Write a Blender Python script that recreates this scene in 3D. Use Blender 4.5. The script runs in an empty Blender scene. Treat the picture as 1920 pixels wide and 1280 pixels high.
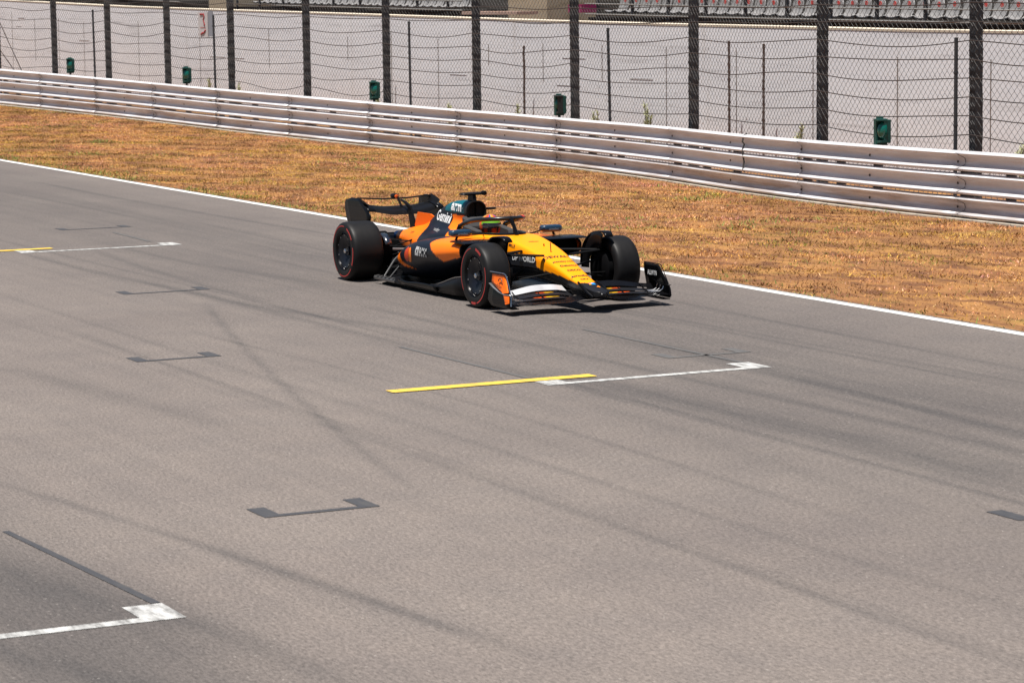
import bpy, math, random
import numpy as np
from mathutils import Vector, Matrix
from mathutils.bvhtree import BVHTree
random.seed(7); RNG = np.random.default_rng(7)
S = bpy.context.scene; COL = S.collection
# ------------------------------------------------------------------ camera
CAM = np.array([27.563236, -14.126662, 3.447594]); YAW, PIT, ROL, FPX = 2.6825074, 0.1246373, -0.0123777, 5178.623
cy, sy, cp, sp = math.cos(YAW), math.sin(YAW), math.cos(PIT), math.sin(PIT)
F_ = Vector((cy*cp, sy*cp, -sp)); R_ = Vector((sy, -cy, 0)); U_ = R_.cross(F_)
R2 = math.cos(ROL)*R_ + math.sin(ROL)*U_; U2 = -math.sin(ROL)*R_ + math.cos(ROL)*U_
cd = bpy.data.cameras.new('camera'); cam = bpy.data.objects.new('camera', cd); COL.objects.link(cam)
m = Matrix((R2, U2, -F_)).transposed().to_4x4(); m.translation = Vector(CAM); cam.matrix_world = m
cd.sensor_width = 36; cd.lens = FPX/1920*36; cd.clip_end = 2000; cd.clip_start = .5
cd.dof.use_dof = True; cd.dof.focus_distance = 32.3; cd.dof.aperture_fstop = 7
S.camera = cam
# ------------------------------------------------------------------ world, sun, exposure
SUN = Vector((.10, -.22, .96)).normalized()
w = bpy.data.worlds.new('World'); S.world = w; w.use_nodes = True
nt = w.node_tree; nt.nodes.clear()
sky = nt.nodes.new('ShaderNodeTexSky'); sky.sky_type = 'NISHITA'; sky.sun_disc = False
sky.sun_elevation = math.asin(SUN.z); sky.sun_rotation = math.atan2(SUN.x, SUN.y)
bg = nt.nodes.new('ShaderNodeBackground'); bg.inputs[1].default_value = .045
wo = nt.nodes.new('ShaderNodeOutputWorld'); nt.links.new(sky.outputs[0], bg.inputs[0]); nt.links.new(bg.outputs[0], wo.inputs[0])
sd = bpy.data.lights.new('sun', 'SUN'); sd.energy = 5.0; sd.angle = math.radians(.53); sd.color = (1, .955, .89)
so = bpy.data.objects.new('sun', sd); COL.objects.link(so); so.rotation_euler = SUN.to_track_quat('Z', 'Y').to_euler()
S.view_settings.view_transform = 'Standard'; S.view_settings.look = 'None'; S.view_settings.exposure = .66; S.view_settings.gamma = 1
S.cycles.max_bounces = 6; S.cycles.use_denoising = True
# ------------------------------------------------------------------ helpers
def principled(name):
    mt = bpy.data.materials.new(name); mt.use_nodes = True
    return mt, mt.node_tree, mt.node_tree.nodes['Principled BSDF']
def nd(t, kind, **k):
    n = t.nodes.new('ShaderNode'+kind)
    for a, b in k.items(): setattr(n, a, b)
    return n
def math_(t, op, a, b=None, c=None, clamp=False):
    n = nd(t, 'Math', operation=op); n.use_clamp = clamp
    for i, v in enumerate((a, b, c)):
        if v is None: continue
        if isinstance(v, (int, float)): n.inputs[i].default_value = v
        else: t.links.new(v, n.inputs[i])
    return n.outputs[0]
def mixc(t, fac, a, b, mode='MIX'):
    n = nd(t, 'Mix', data_type='RGBA', blend_type=mode)
    for s, v in ((n.inputs[0], fac), (n.inputs[6], a), (n.inputs[7], b)):
        if isinstance(v, (int, float)): s.default_value = v
        elif isinstance(v, tuple): s.default_value = (*v[:3], 1)
        else: t.links.new(v, s)
    return n.outputs[2]
def noise(t, scale, detail=4, vec=None, rough=.55):
    n = nd(t, 'TexNoise'); n.inputs['Scale'].default_value = scale; n.inputs['Detail'].default_value = detail; n.inputs['Roughness'].default_value = rough
    if vec is not None: t.links.new(vec, n.inputs['Vector'])
    return n.outputs[0]
def vmul(t, vec, s):
    n = nd(t, 'VectorMath', operation='MULTIPLY'); t.links.new(vec, n.inputs[0]); n.inputs[1].default_value = s; return n.outputs[0]
def ramp(t, v, lo, hi):
    n = nd(t, 'MapRange'); n.inputs[1].default_value = lo; n.inputs[2].default_value = hi; t.links.new(v, n.inputs[0]); return n.outputs[0]
MATS = {}
def M(name, col, rough=.5, metal=0, coat=0, var=.12, vs=6, attr=False, spec=.5):
    if name in MATS: return MATS[name]
    mt, t, p = principled(name); MATS[name] = mt
    co = nd(t, 'TexCoord').outputs['Object']
    if attr: base = nd(t, 'Attribute', attribute_name='Col').outputs['Color']
    else:
        rg = nd(t, 'RGB'); rg.outputs[0].default_value = (*col, 1); base = rg.outputs[0]
    n1 = noise(t, vs, 5, co)
    fac = math_(t, 'MULTIPLY_ADD', n1, 2*var, 1-var)
    v = nd(t, 'VectorMath', operation='SCALE'); t.links.new(base, v.inputs[0]); t.links.new(fac, v.inputs['Scale'])
    t.links.new(v.outputs[0], p.inputs['Base Color'])
    t.links.new(math_(t, 'MULTIPLY_ADD', noise(t, vs*2.3, 3, co), .25*rough, .87*rough), p.inputs['Roughness'])
    p.inputs['Metallic'].default_value = metal; p.inputs['Coat Weight'].default_value = coat; p.inputs['Coat Roughness'].default_value = .06
    p.inputs['Specular IOR Level'].default_value = spec
    return mt
class MB:
    def __init__(s): s.v = []; s.f = []; s.n = 0
    def add(s, v, f):
        v = np.asarray(v, float).reshape(-1, 3); s.v.append(v); s.f += [tuple(i+s.n for i in q) for q in f]; s.n += len(v); return s
    def box(s, c, d, rot=None):
        c = np.array(c); d = np.array(d)/2
        P = np.array([[x, y, z] for x in (-1, 1) for y in (-1, 1) for z in (-1, 1)])*d
        if rot is not None: P = P @ np.array(rot).T
        return s.add(P+c, [(0, 1, 3, 2), (4, 6, 7, 5), (0, 4, 5, 1), (2, 3, 7, 6), (0, 2, 6, 4), (1, 5, 7, 3)])
    def tube(s, pts, r, n=8, sq=1.0, up=(0, 0, 1), cap=True):
        pts = np.asarray(pts, float); k = len(pts); r = np.broadcast_to(r, (k,)); up = np.array(up, float)
        V = []
        for i in range(k):
            d = pts[min(i+1, k-1)]-pts[max(i-1, 0)]; d /= np.linalg.norm(d)+1e-12
            u = up if abs(d@up) < .95 else np.array([1., 0, 0]); a = np.cross(d, u); a /= np.linalg.norm(a); b = np.cross(a, d)
            for j in range(n):
                t = 2*math.pi*j/n; V.append(pts[i]+r[i]*(math.cos(t)*a+sq*math.sin(t)*b))
        Fc = [(i*n+j, i*n+(j+1) % n, (i+1)*n+(j+1) % n, (i+1)*n+j) for i in range(k-1) for j in range(n)]
        if cap: Fc += [tuple(range(n))[::-1], tuple((k-1)*n+j for j in range(n))]
        return s.add(V, Fc)
    def grid(s, G, closed_u=False, closed_v=False, cap=False):
        G = np.asarray(G, float); a, b = G.shape[:2]
        Fc = [(i*b+j, ((i+1) % a)*b+j, ((i+1) % a)*b+(j+1) % b, i*b+(j+1) % b) for i in range(a if closed_u else a-1) for j in range(b if closed_v else b-1)]
        if cap: Fc += [tuple(range(b)), tuple((a-1)*b+j for j in range(b))[::-1]]
        return s.add(G.reshape(-1, 3), Fc)
    def lathe(s, prof, c, axis='y', n=48, a0=0, a1=2*math.pi, sx=1):
        prof = np.array(prof, float); full = abs(a1-a0-2*math.pi) < 1e-6; k = n if full else n+1
        A = a0+(a1-a0)*np.arange(k)/n; G = []
        for t in A:
            r, h = prof[:, 0], prof[:, 1]
            G.append(np.stack([r*math.cos(t), h, r*math.sin(t)], 1) if axis == 'y' else (np.stack([r*math.cos(t), r*math.sin(t), h], 1) if axis == 'z' else np.stack([h, r*math.cos(t), r*math.sin(t)], 1)))
        return s.grid(np.array(G)+np.array(c), closed_u=full)
    def prism(s, poly, h0, h1, axis='y'):
        poly = [tuple(p) for p in poly]; n = len(poly)
        f = {'y': lambda p, h: (p[0], h, p[1]), 'z': lambda p, h: (p[0], p[1], h), 'x': lambda p, h: (h, p[0], p[1])}[axis]
        V = [f(p, h0) for p in poly]+[f(p, h1) for p in poly]
        return s.add(V, [tuple(range(n))[::-1], tuple(range(n, 2*n))]+[(i, (i+1) % n, n+(i+1) % n, n+i) for i in range(n)])
    def build(s, name, mat, parent=None, smooth=40, colf=None, label=None, kind=None, recalc=True):
        me = bpy.data.meshes.new(name); V = np.concatenate(s.v) if s.v else np.zeros((0, 3))
        me.from_pydata(V.tolist(), [], s.f); me.validate()
        if recalc and len(s.f) < 60000:
            import bmesh
            bm = bmesh.new(); bm.from_mesh(me); bmesh.ops.recalc_face_normals(bm, faces=bm.faces); bm.to_mesh(me); bm.free()
        if smooth:
            me.polygons.foreach_set('use_smooth', [True]*len(me.polygons))
            if smooth < 180: me.set_sharp_from_angle(angle=math.radians(smooth))
        me.materials.append(mat)
        if colf is not None:
            at = me.color_attributes.new('Col', 'FLOAT_COLOR', 'POINT')
            C4 = np.ones((len(me.vertices), 4)); C4[:, :3] = colf(V) if callable(colf) else colf; at.data.foreach_set('color', C4.ravel())
        o = bpy.data.objects.new(name, me); COL.objects.link(o)
        if parent: o.parent = parent
        if label: o['label'] = label
        if kind: o['kind'] = kind
        return o
def tag(o, label, cat, group=None):
    o['label'] = label; o['category'] = cat
    if group: o['group'] = group
    return o
def empty(name, loc=(0, 0, 0), rz=0):
    o = bpy.data.objects.new(name, None); COL.objects.link(o); o.location = loc; o.rotation_euler = (0, 0, rz); o.empty_display_size = .2; return o
def copy_tree(o, parent=None):
    c = o.copy(); COL.objects.link(c); c.parent = parent
    for ch in [q for q in bpy.data.objects if q.parent == o and q != c]: copy_tree(ch, c)
    return c
def smoothstep(a, b, x):
    t = np.clip((np.asarray(x, float)-a)/(b-a), 0, 1); return t*t*(3-2*t)
def cr(xs, X, Y):   # smooth interpolation (monotone-ish Catmull-Rom) of rows Y at X
    X = np.asarray(X, float); Y = np.asarray(Y, float); o = np.argsort(X); X = X[o]; Y = Y[o]
    m = np.gradient(Y, X, axis=0); out = []
    for x in np.atleast_1d(xs):
        i = int(np.clip(np.searchsorted(X, x)-1, 0, len(X)-2)); h = X[i+1]-X[i]; t = (x-X[i])/h
        out.append((2*t**3-3*t*t+1)*Y[i]+(t**3-2*t*t+t)*h*m[i]+(-2*t**3+3*t*t)*Y[i+1]+(t**3-t*t)*h*m[i+1])
    return np.array(out)
def inpoly(x, z, poly):
    ins = np.zeros(len(x), bool); n = len(poly)
    for i in range(n):
        (x0, z0), (x1, z1) = poly[i], poly[(i+1) % n]
        if z0 == z1: continue
        c = ((z0 > z) != (z1 > z)) & (x < (x1-x0)*(z-z0)/(z1-z0)+x0); ins ^= c
    return ins
# ------------------------------------------------------------------ ground shape
BX = np.array([-75, -56.47, -46.81, -37.92, -33.4, -28.54, -25.33, -22.63, -17.82, -13.95, -8.38, -5.3, 0, 12])
BY = np.array([7.9, 9.8, 10.71, 11.1, 11.53, 11.93, 12.07, 12.1, 11.61, 11.02, 10.45, 10.45, 10.55, 11.])
BZ = np.array([.45, .26, .14, .05, -.01, -.06, -.08, -.09, -.07, -.05, -.01, 0, .0, .0])
BH = np.array([1.14, 1.11, 1.07, 1.05, 1.04, 1.02, 1.02, 1.01, 1.02, 1.02, 1.03, 1.04, 1.04, 1.04])
def base(X): X = np.asarray(X, float); return cr(X, BX, np.stack([BY, BZ, BH], 1))
EDGE = 2.70
_bx = np.arange(-76, 12.1, .25); _bb = base(_bx)
def gz(x, y):
    by = np.interp(x, _bx, _bb[:, 0]); bz = np.interp(x, _bx, _bb[:, 1])
    far = smoothstep(0, 1, (y-EDGE-.1)/(by-EDGE-.3))
    return bz*far - .035*smoothstep(EDGE+.14, EDGE+.3, y)*(1-smoothstep(0, .6, (y-EDGE)/(by-EDGE)))
# ---- asphalt
def asphalt():
    mt, t, p = principled('asphalt'); L = t.links
    co = nd(t, 'TexCoord').outputs['Object']; sep = nd(t, 'SeparateXYZ'); L.new(co, sep.inputs[0]); X, Y = sep.outputs[0], sep.outputs[1]
    big = noise(t, .25, 5, co); mid = noise(t, 1.7, 5, co); ag = noise(t, 42, 3, vmul(t, co, (.42, 1.1, 1)), .9); ag2 = noise(t, 75, 2, vmul(t, co, (.4, 1.1, 1)), .8); ag3 = noise(t, 7, 3, vmul(t, co, (.5, 1, 1)), .7)
    st = noise(t, 1, 6, vmul(t, co, (.06, 2.2, 1)), .6); st2 = noise(t, 1, 5, vmul(t, co, (.15, 7, 1)), .65)
    base_ = mixc(t, ramp(t, big, .3, .7), (.142, .119, .107), (.180, .152, .134))
    base_ = mixc(t, ramp(t, mid, .35, .75), base_, mixc(t, 1.0, base_, (.88, .89, .91), 'MULTIPLY'))
    # darker racing line, worn in by tyres
    def gauss(c, wd, s):
        d = math_(t, 'DIVIDE', math_(t, 'SUBTRACT', Y, c) if isinstance(c, (int, float)) else math_(t, 'SUBTRACT', Y, c), wd)
        return math_(t, 'MULTIPLY', math_(t, 'EXPONENT', math_(t, 'MULTIPLY', math_(t, 'MULTIPLY', d, d), -1)), s)
    rub = math_(t, 'ADD', gauss(-.4, 3.3, .58), gauss(-9.9, .75, .85))
    rub = math_(t, 'MULTIPLY', rub, math_(t, 'MULTIPLY_ADD', ramp(t, st, .25, .8), .6, .5))
    rub = math_(t, 'ADD', rub, math_(t, 'MULTIPLY', ramp(t, st2, .42, .72), .14))
    # individual rubber marks: y = quadratic through three road points, width, strength, x range
    nz = ramp(t, noise(t, 3, 4, vmul(t, co, (.5, 3, 1))), .25, .7)
    for (pts, wd, s) in MARKS:
        x3 = [q[0] for q in pts]; y3 = [q[1] for q in pts]; a, b, c = np.polyfit(x3, y3, 2)
        yc = math_(t, 'MULTIPLY_ADD', math_(t, 'MULTIPLY_ADD', X, float(a), float(b)), X, float(c))
        e0 = ramp(t, X, min(x3)-.6, min(x3)+.8); e1 = ramp(t, X, max(x3)+.8, max(x3)-.6)
        g = math_(t, 'MULTIPLY', math_(t, 'MULTIPLY', gauss(yc, wd, s), math_(t, 'MULTIPLY', e0, e1)), math_(t, 'MULTIPLY_ADD', nz, .6, .6))
        rub = math_(t, 'ADD', rub, g)
    rub = math_(t, "MINIMUM", math_(t, "MULTIPLY", rub, .92), .8)
    base_ = mixc(t, rub, base_, (.046, .043, .043))
    f = math_(t, 'ADD', math_(t, 'ADD', math_(t, 'MULTIPLY_ADD', ramp(t, ag, .34, .66), .74, .36), math_(t, 'MULTIPLY_ADD', ramp(t, ag2, .3, .7), .44, .0)), math_(t, 'MULTIPLY_ADD', ag3, .12, -.03))
    sc = nd(t, 'VectorMath', operation='SCALE'); L.new(base_, sc.inputs[0]); L.new(f, sc.inputs['Scale'])
    # pale stones
    vo = nd(t, 'TexVoronoi'); vo.inputs['Scale'].default_value = 45; L.new(co, vo.inputs['Vector'])
    cs = nd(t, 'SeparateXYZ'); L.new(vo.outputs['Color'], cs.inputs[0])
    stone = math_(t, 'MULTIPLY', math_(t, 'GREATER_THAN', cs.outputs[0], .985), math_(t, 'LESS_THAN', vo.outputs['Distance'], .35))
    L.new(mixc(t, math_(t, 'MULTIPLY', stone, .28), sc.outputs[0], (.5, .46, .42)), p.inputs['Base Color'])
    p.inputs['Roughness'].default_value = .82; p.inputs['Specular IOR Level'].default_value = .35
    bp = nd(t, 'Bump'); bp.inputs['Strength'].default_value = .35; bp.inputs['Distance'].default_value = .008; L.new(ag, bp.inputs['Height']); L.new(bp.outputs[0], p.inputs['Normal'])
    return mt
def gp(px, py, z=0):
    d = np.array(F_)*FPX+(px-960)*np.array(R2)-(py-640)*np.array(U2); q = CAM+d*(z-CAM[2])/d[2]; return (q[0], q[1])
# rubber marks measured once from the track surface (x, y in metres)
MARKS = [([gp(385, 572), gp(440, 630), gp(500, 688), gp(560, 748), gp(620, 805), gp(690, 858), gp(770, 905)], .06, .30),
         ([gp(0, 905), gp(420, 1035), gp(860, 1182)], .065, .36),
         ([gp(400, 1030), gp(640, 1112), gp(960, 1212)], .09, .2),
         ([gp(0, 688), gp(200, 738), gp(420, 800)], .16, .25),
         ([gp(1020, 700), gp(1400, 778), gp(1920, 905)], .30, .42),
         ([gp(1450, 700), gp(1680, 755), gp(1920, 815)], .10, .38),
         ([gp(1500, 725), gp(1700, 780), gp(1920, 850)], .10, .16),
         ([gp(60, 480), gp(200, 515), gp(420, 560)], .09, .3),
         ([gp(400, 560), gp(640, 600), gp(900, 640)], .12, .3), ([gp(180, 470), gp(330, 520), gp(480, 560)], .08, .25), ([gp(1180, 640), gp(1500, 700), gp(1900, 780)], .25, .22), ([gp(600, 700), gp(900, 790), gp(1100, 850)], .14, .12),
         ([gp(1100, 755), gp(1300, 815), gp(1560, 900)], .12, .16),
         ([gp(800, 690), gp(900, 720), gp(1020, 760)], .08, .15),
         ([gp(250, 1120), gp(480, 1210), gp(640, 1275)], .14, .3),
         ([gp(0, 1215), gp(120, 1250), gp(220, 1278)], .16, .3),
         ([gp(0, 1060), gp(150, 1110), gp(330, 1190)], .30, .35),
         ([gp(200, 455), gp(400, 500), gp(600, 530)], .12, .2)]
_r = np.random.default_rng(12)
for _k in range(20):
    _y = -6.5+8.2*_r.random(); _x = -28+30*_r.random(); _l = 9+12*_r.random(); _d = _r.normal(0, .35); _c = _r.normal(0, .12)
    MARKS.append(([(_x, _y), (_x+_l/2, _y+_d/2+_c), (_x+_l, _y+_d)], .03+.05*_r.random(), .12+.16*_r.random()))
g = MB(); xs = np.linspace(-400, 60, 24); ys = np.array([-60, -30, -16, -8, 0, EDGE+.16]); g.grid([[(x, y, 0) for y in ys] for x in xs])
g.build('race_track', asphalt(), kind='structure', smooth=0)
def paint(name, c, wear=.5, sc=9, under=(.1, .095, .09)):
    mt, t, p = principled(name); co = nd(t, 'TexCoord').outputs['Object']
    n = noise(t, sc, 6, vmul(t, co, (.5, 1.6, 1)), .7); n2 = noise(t, 60, 3, co, .7)
    f = math_(t, 'MULTIPLY', ramp(t, n, .56-.2*wear, .80), wear*1.3, clamp=True)
    c2 = mixc(t, f, mixc(t, n2, tuple(v*.84 for v in c), c), under); t.links.new(c2, p.inputs['Base Color']); p.inputs['Roughness'].default_value = .65
    return mt
PW = paint('white_line_paint', (.72, .71, .68), .5, 5); PG = paint('worn_white_paint', (.58, .58, .565), 1.0, 9)
PY = paint('yellow_paint', (.74, .48, .055), .55, 7); PD = paint('blacked_out_marking', (.046, .046, .051), .55, 8, (.085, .078, .072)); PD2 = paint('faded_black_marking', (.085, .083, .083), .85, 8, (.12, .11, .10))
def sheet(name, polys, mat, z):
    b = MB()
    for poly in polys: b.add([(x, y, z) for x, y in poly], [tuple(range(len(poly)))])
    o = b.build(name, mat, smooth=0, kind='structure'); return o
def rect(x0, x1, y0, y1): return [(x0, y0), (x1, y0), (x1, y1), (x0, y1)]
b = MB(); xs = np.arange(-400, 40, 2.); j = RNG.normal(0, .004, len(xs))
b.grid([[(x, EDGE-.075+jj, .004), (x, EDGE+.075+jj*.7, .004)] for x, jj in zip(xs, j)]); b.build('edge_line', PW, smooth=0, kind='structure')
# grid slot : thin front line with two stub arms pointing back along the track
def slot(name, xf, y0, y1, mat, mat_z=.004, thick=.11, arm=.42, armw=.24, left=True, right=True):
    P = [rect(xf-thick, xf, y0, y1)]
    if left: P.append(rect(xf-arm, xf-thick, y0, y0+armw))
    if right: P.append(rect(xf-arm, xf-thick, y1-armw, y1))
    return sheet(name, P, mat, mat_z)
slot('white_grid_slot', 5.90, -3.06, -.74, PG); slot('white_grid_slot', -9.45, -3.36, -1.02, PG); slot('white_grid_slot', 13.10, -11.5, -9.04, PG)
sheet('yellow_grid_line', [rect(5.45, 5.62, -4.45, -2.42)], PY, .008); sheet('yellow_grid_line', [rect(-10.02, -9.84, -5.0, -2.78)], PY, .008)
def dark(xf, y0, y1, mat=PD, **k): return slot('blacked_out_grid_slot', xf, y0, y1, mat, .004, thick=.075, armw=.13, arm=.36, **k)
dark(10.52, -7.56, -6.72); dark(2.42, -5.71, -4.85); dark(-3.5, -3.86, -2.78); dark(4.87, -1.25, -.33, PD2); dark(-12.83, -1.74, -.63, PD); dark(13.10, -3.30, -2.4)
for (x0, y0), (x1, y1), mt in (((10.1, -9.22), (12.66, -9.07), PD), ((2.7, -3.08), (5.40, -3.0), PD2), ((2.4, -.86), (5.46, -.80), PD2), ((-12.0, -1.2), (-10.2, -1.25), PD2)):
    sheet('blacked_out_strip', [[(x0, y0-.022), (x1, y1-.028), (x1, y1+.03), (x0, y0+.025)]], mt, .004)
# ------------------------------------------------------------------ verge and grass
def grass_ground():
    mt, t, p = principled('dry_turf'); co = nd(t, 'TexCoord').outputs['Object']; L = t.links
    a = noise(t, .55, 5, co, .6); c = noise(t, 2.3, 5, vmul(t, co, (.6, 1.3, 1)), .6); f = noise(t, 35, 4, co, .7); gr = noise(t, .9, 4, vmul(t, co, (1, 1, 3)), .6)
    col = mixc(t, ramp(t, a, .38, .62), (.27, .13, .058), (.41, .21, .075))
    col = mixc(t, ramp(t, c, .45, .62), col, (.17, .08, .043))
    col = mixc(t, math_(t, 'MULTIPLY', ramp(t, gr, .58, .74), .5), col, (.22, .20, .045))
    s = nd(t, 'VectorMath', operation='SCALE'); L.new(col, s.inputs[0]); L.new(math_(t, 'MULTIPLY_ADD', ramp(t, f, .2, .8), .8, .5), s.inputs['Scale'])
    L.new(s.outputs[0], p.inputs['Base Color']); p.inputs['Roughness'].default_value = .95; p.inputs['Specular IOR Level'].default_value = .1
    bp = nd(t, 'Bump'); bp.inputs['Strength'].default_value = .8; bp.inputs['Distance'].default_value = .03; L.new(f, bp.inputs['Height']); L.new(bp.outputs[0], p.inputs['Normal'])
    return mt
TURF = grass_ground()
b = MB(); xs = np.concatenate([[-400, -250, -140, -100], np.arange(-76, 12, .4), [20, 40, 60]]); G = []
for x in xs:
    by = float(np.interp(x, _bx, _bb[:, 0])); row = []
    for u in list(np.linspace(0, 1, 26)):
        y = EDGE+.16+u*(by+.02-EDGE-.16); row.append((x, y, float(gz(np.clip(x, -76, 12), y))-.004+(.012*math.sin(x*3.1+y*2.2)*math.sin(y*5+x) if 0 < u < 1 else 0)))
    row.append((x, 13, float(np.interp(x, _bx, _bb[:, 1]))-.01)); row.append((x, 90, -.02)); G.append(row)
b.grid(G); b.build('grass_verge', TURF, kind='structure', smooth=180)
# short dry blades and low tufts
def vnoise(x, y, s, seed):
    r = np.random.default_rng(seed).random((64, 64)); X = x*s; Y = y*s; i = np.floor(X).astype(int); j = np.floor(Y).astype(int); u = X-i; v = Y-j; u = u*u*(3-2*u); v = v*v*(3-2*v)
    g_ = lambda a, b_: r[a % 64, b_ % 64]
    return (g_(i, j)*(1-u)+g_(i+1, j)*u)*(1-v)+(g_(i, j+1)*(1-u)+g_(i+1, j+1)*u)*v
def blades(name, n, xr, dens, hmin, hmax, wd, pal, mat):
    x = -RNG.random(n)**.8*(-xr[0])+xr[1]*RNG.random(n); by = np.interp(x, _bx, _bb[:, 0]); u = RNG.random(n); y = EDGE+.10+u*(by-EDGE-.12)
    keep = RNG.random(n) < dens(x, y, u); x, y, u = x[keep], y[keep], u[keep]; n = len(x)
    h = hmin+(hmax-hmin)*RNG.random(n)**2; a = RNG.random(n)*2*np.pi; lean = (RNG.random((n, 2))-.5)*h[:, None]*2.6; z = gz(x, y)-.008
    w_ = wd*(.6+.8*RNG.random(n)); V = np.zeros((n, 3, 3))
    V[:, 0] = np.stack([x-np.cos(a)*w_, y-np.sin(a)*w_, z], 1); V[:, 1] = np.stack([x+np.cos(a)*w_, y+np.sin(a)*w_, z], 1); V[:, 2] = np.stack([x+lean[:, 0], y+lean[:, 1], z+h], 1)
    c = pal(x, y, u, n); C = np.repeat(c[:, None, :], 3, 1)
    me = bpy.data.meshes.new(name); me.vertices.add(3*n); me.vertices.foreach_set('co', V.ravel()); me.loops.add(3*n); me.loops.foreach_set('vertex_index', np.arange(3*n, dtype=np.int32))
    me.polygons.add(n); me.polygons.foreach_set('loop_start', np.arange(0, 3*n, 3, dtype=np.int32)); me.update()
    at = me.color_attributes.new('Col', 'FLOAT_COLOR', 'POINT'); at.data.foreach_set('color', np.concatenate([C.reshape(-1, 3), np.ones((3*n, 1))], 1).ravel())
    me.materials.append(mat); o = bpy.data.objects.new(name, me); COL.objects.link(o); return o
def pal_dry(x, y, u, n):
    p = np.array([(.50, .235, .075), (.60, .32, .14), (.66, .34, .085), (.27, .12, .055), (.74, .44, .22)]); k = RNG.choice(5, n, p=[.3, .2, .22, .18, .10]); c = p[k]
    gr = vnoise(x, y, .8, 3)*.6+vnoise(x, y, 2.1, 4)*.4; edge = np.exp(-((u-.03)/.055)**2)*.45+np.exp(-((u-1)/.03)**2)*.35
    isg = RNG.random(n) < np.clip((gr-.58)*2.2, 0, .45)+edge*vnoise(x, y, .5, 9)
    c[isg] = np.array([(.16, .19, .035), (.26, .25, .05), (.10, .14, .03)])[RNG.choice(3, isg.sum())]
    yy_ = y*1.6+x*.25; br = .46+.68*smoothstep(.30, .64, .6*vnoise(x*.55, yy_, 1.3, 5)+.4*vnoise(x, y, 2.9, 6)); yel = .25+.75*vnoise(x, y, .45, 11); hue = vnoise(x*.8, y*1.4, 1.1, 31)*.65+vnoise(x, y, 3.1, 32)*.35
    pk = hue < .40; c[pk] = c[pk]*[1.02, .93, 1.25]; yg = hue > .60; c[yg] = c[yg]*[.92, 1.06, .70]
    c = c*br[:, None]; c[:, 1] *= .90+.17*yel; c[:, 2] *= 1.35-.5*yel; return c*.82*(.66+.68*RNG.random(n))[:, None]
GM = M('grass_blade', (0, 0, 0), .9, attr=True, var=.05, spec=.15)
o = blades('dry_grass', 430000, (-66, 8), lambda x, y, u: np.where(vnoise(x, y, 2.5, 8) > .22, 1, .45), 0.006, .048, .0075, pal_dry, GM)
o['kind'] = 'stuff'; o['label'] = 'short scorched orange brown grass on the verge between white edge line and guardrail'
def pal_g(x, y, u, n): return np.array([(.10, .15, .03), (.17, .22, .05), (.27, .27, .07), (.12, .15, .04)])[RNG.choice(4, n)]
o = blades('green_grass_tufts', 170000, (-66, 8), lambda x, y, u: np.clip((vnoise(x, y, 1.7, 21)*vnoise(x, y, .6, 22)-.55)*4, 0, 1)*.8+np.exp(-(u/.06)**2)*.8*(vnoise(x, y, 1.1, 23) > .42)+np.exp(-((u-1)/.015)**2)*.35*(vnoise(x, y, .9, 24) > .55), .02, .09, .009, pal_g, GM)
o['kind'] = 'stuff'; o['label'] = 'sparse green weeds and tufts in the scorched grass along the track edge'
# ------------------------------------------------------------------ guardrail
def rail_material():
    mt, t, p = principled('galvanised_rail_paint'); co = nd(t, 'TexCoord').outputs['Object']; L = t.links
    a = noise(t, 3, 5, vmul(t, co, (.4, 1, 5)), .65); r = noise(t, 1.2, 6, vmul(t, co, (.35, 1, 6)), .7); f = noise(t, 30, 4, co)
    col = mixc(t, ramp(t, a, .3, .7), (.62, .63, .67), (.72, .725, .75)); at = nd(t, 'Attribute', attribute_name='Dirt').outputs['Fac']
    col = mixc(t, math_(t, 'MULTIPLY', ramp(t, r, .40, .64), math_(t, 'MULTIPLY_ADD', at, .55, .12)), col, (.30, .22, .165))
    col = mixc(t, math_(t, 'MULTIPLY', ramp(t, f, .5, .8), .18), col, (.35, .33, .31)); L.new(col, p.inputs['Base Color'])
    p.inputs['Roughness'].default_value = .42; p.inputs['Metallic'].default_value = .1
    return mt
RAILM = rail_material(); STEEL = M('weathered_steel', (.16, .15, .14), .5, .5, var=.25, vs=8); DARKST = M('dark_steel_post', (.035, .036, .040), .55, .2, var=.3, vs=14)
BOLT = M('dark_bolt', (.05, .045, .04), .5, .5)
gr = empty('guardrail', (-25, 11.9, 0)); tag(gr, 'long triple beam white painted steel guardrail with brown dirt beside the dry grass verge', 'guardrail')
def place(parent, o): o.parent = parent; o.matrix_parent_inverse = Matrix.Translation(-Vector(parent.location)) if parent.rotation_euler.z == 0 else (Matrix.Translation(Vector(parent.location)) @ Matrix.Rotation(parent.rotation_euler.z, 4, 'Z')).inverted(); return o
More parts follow.
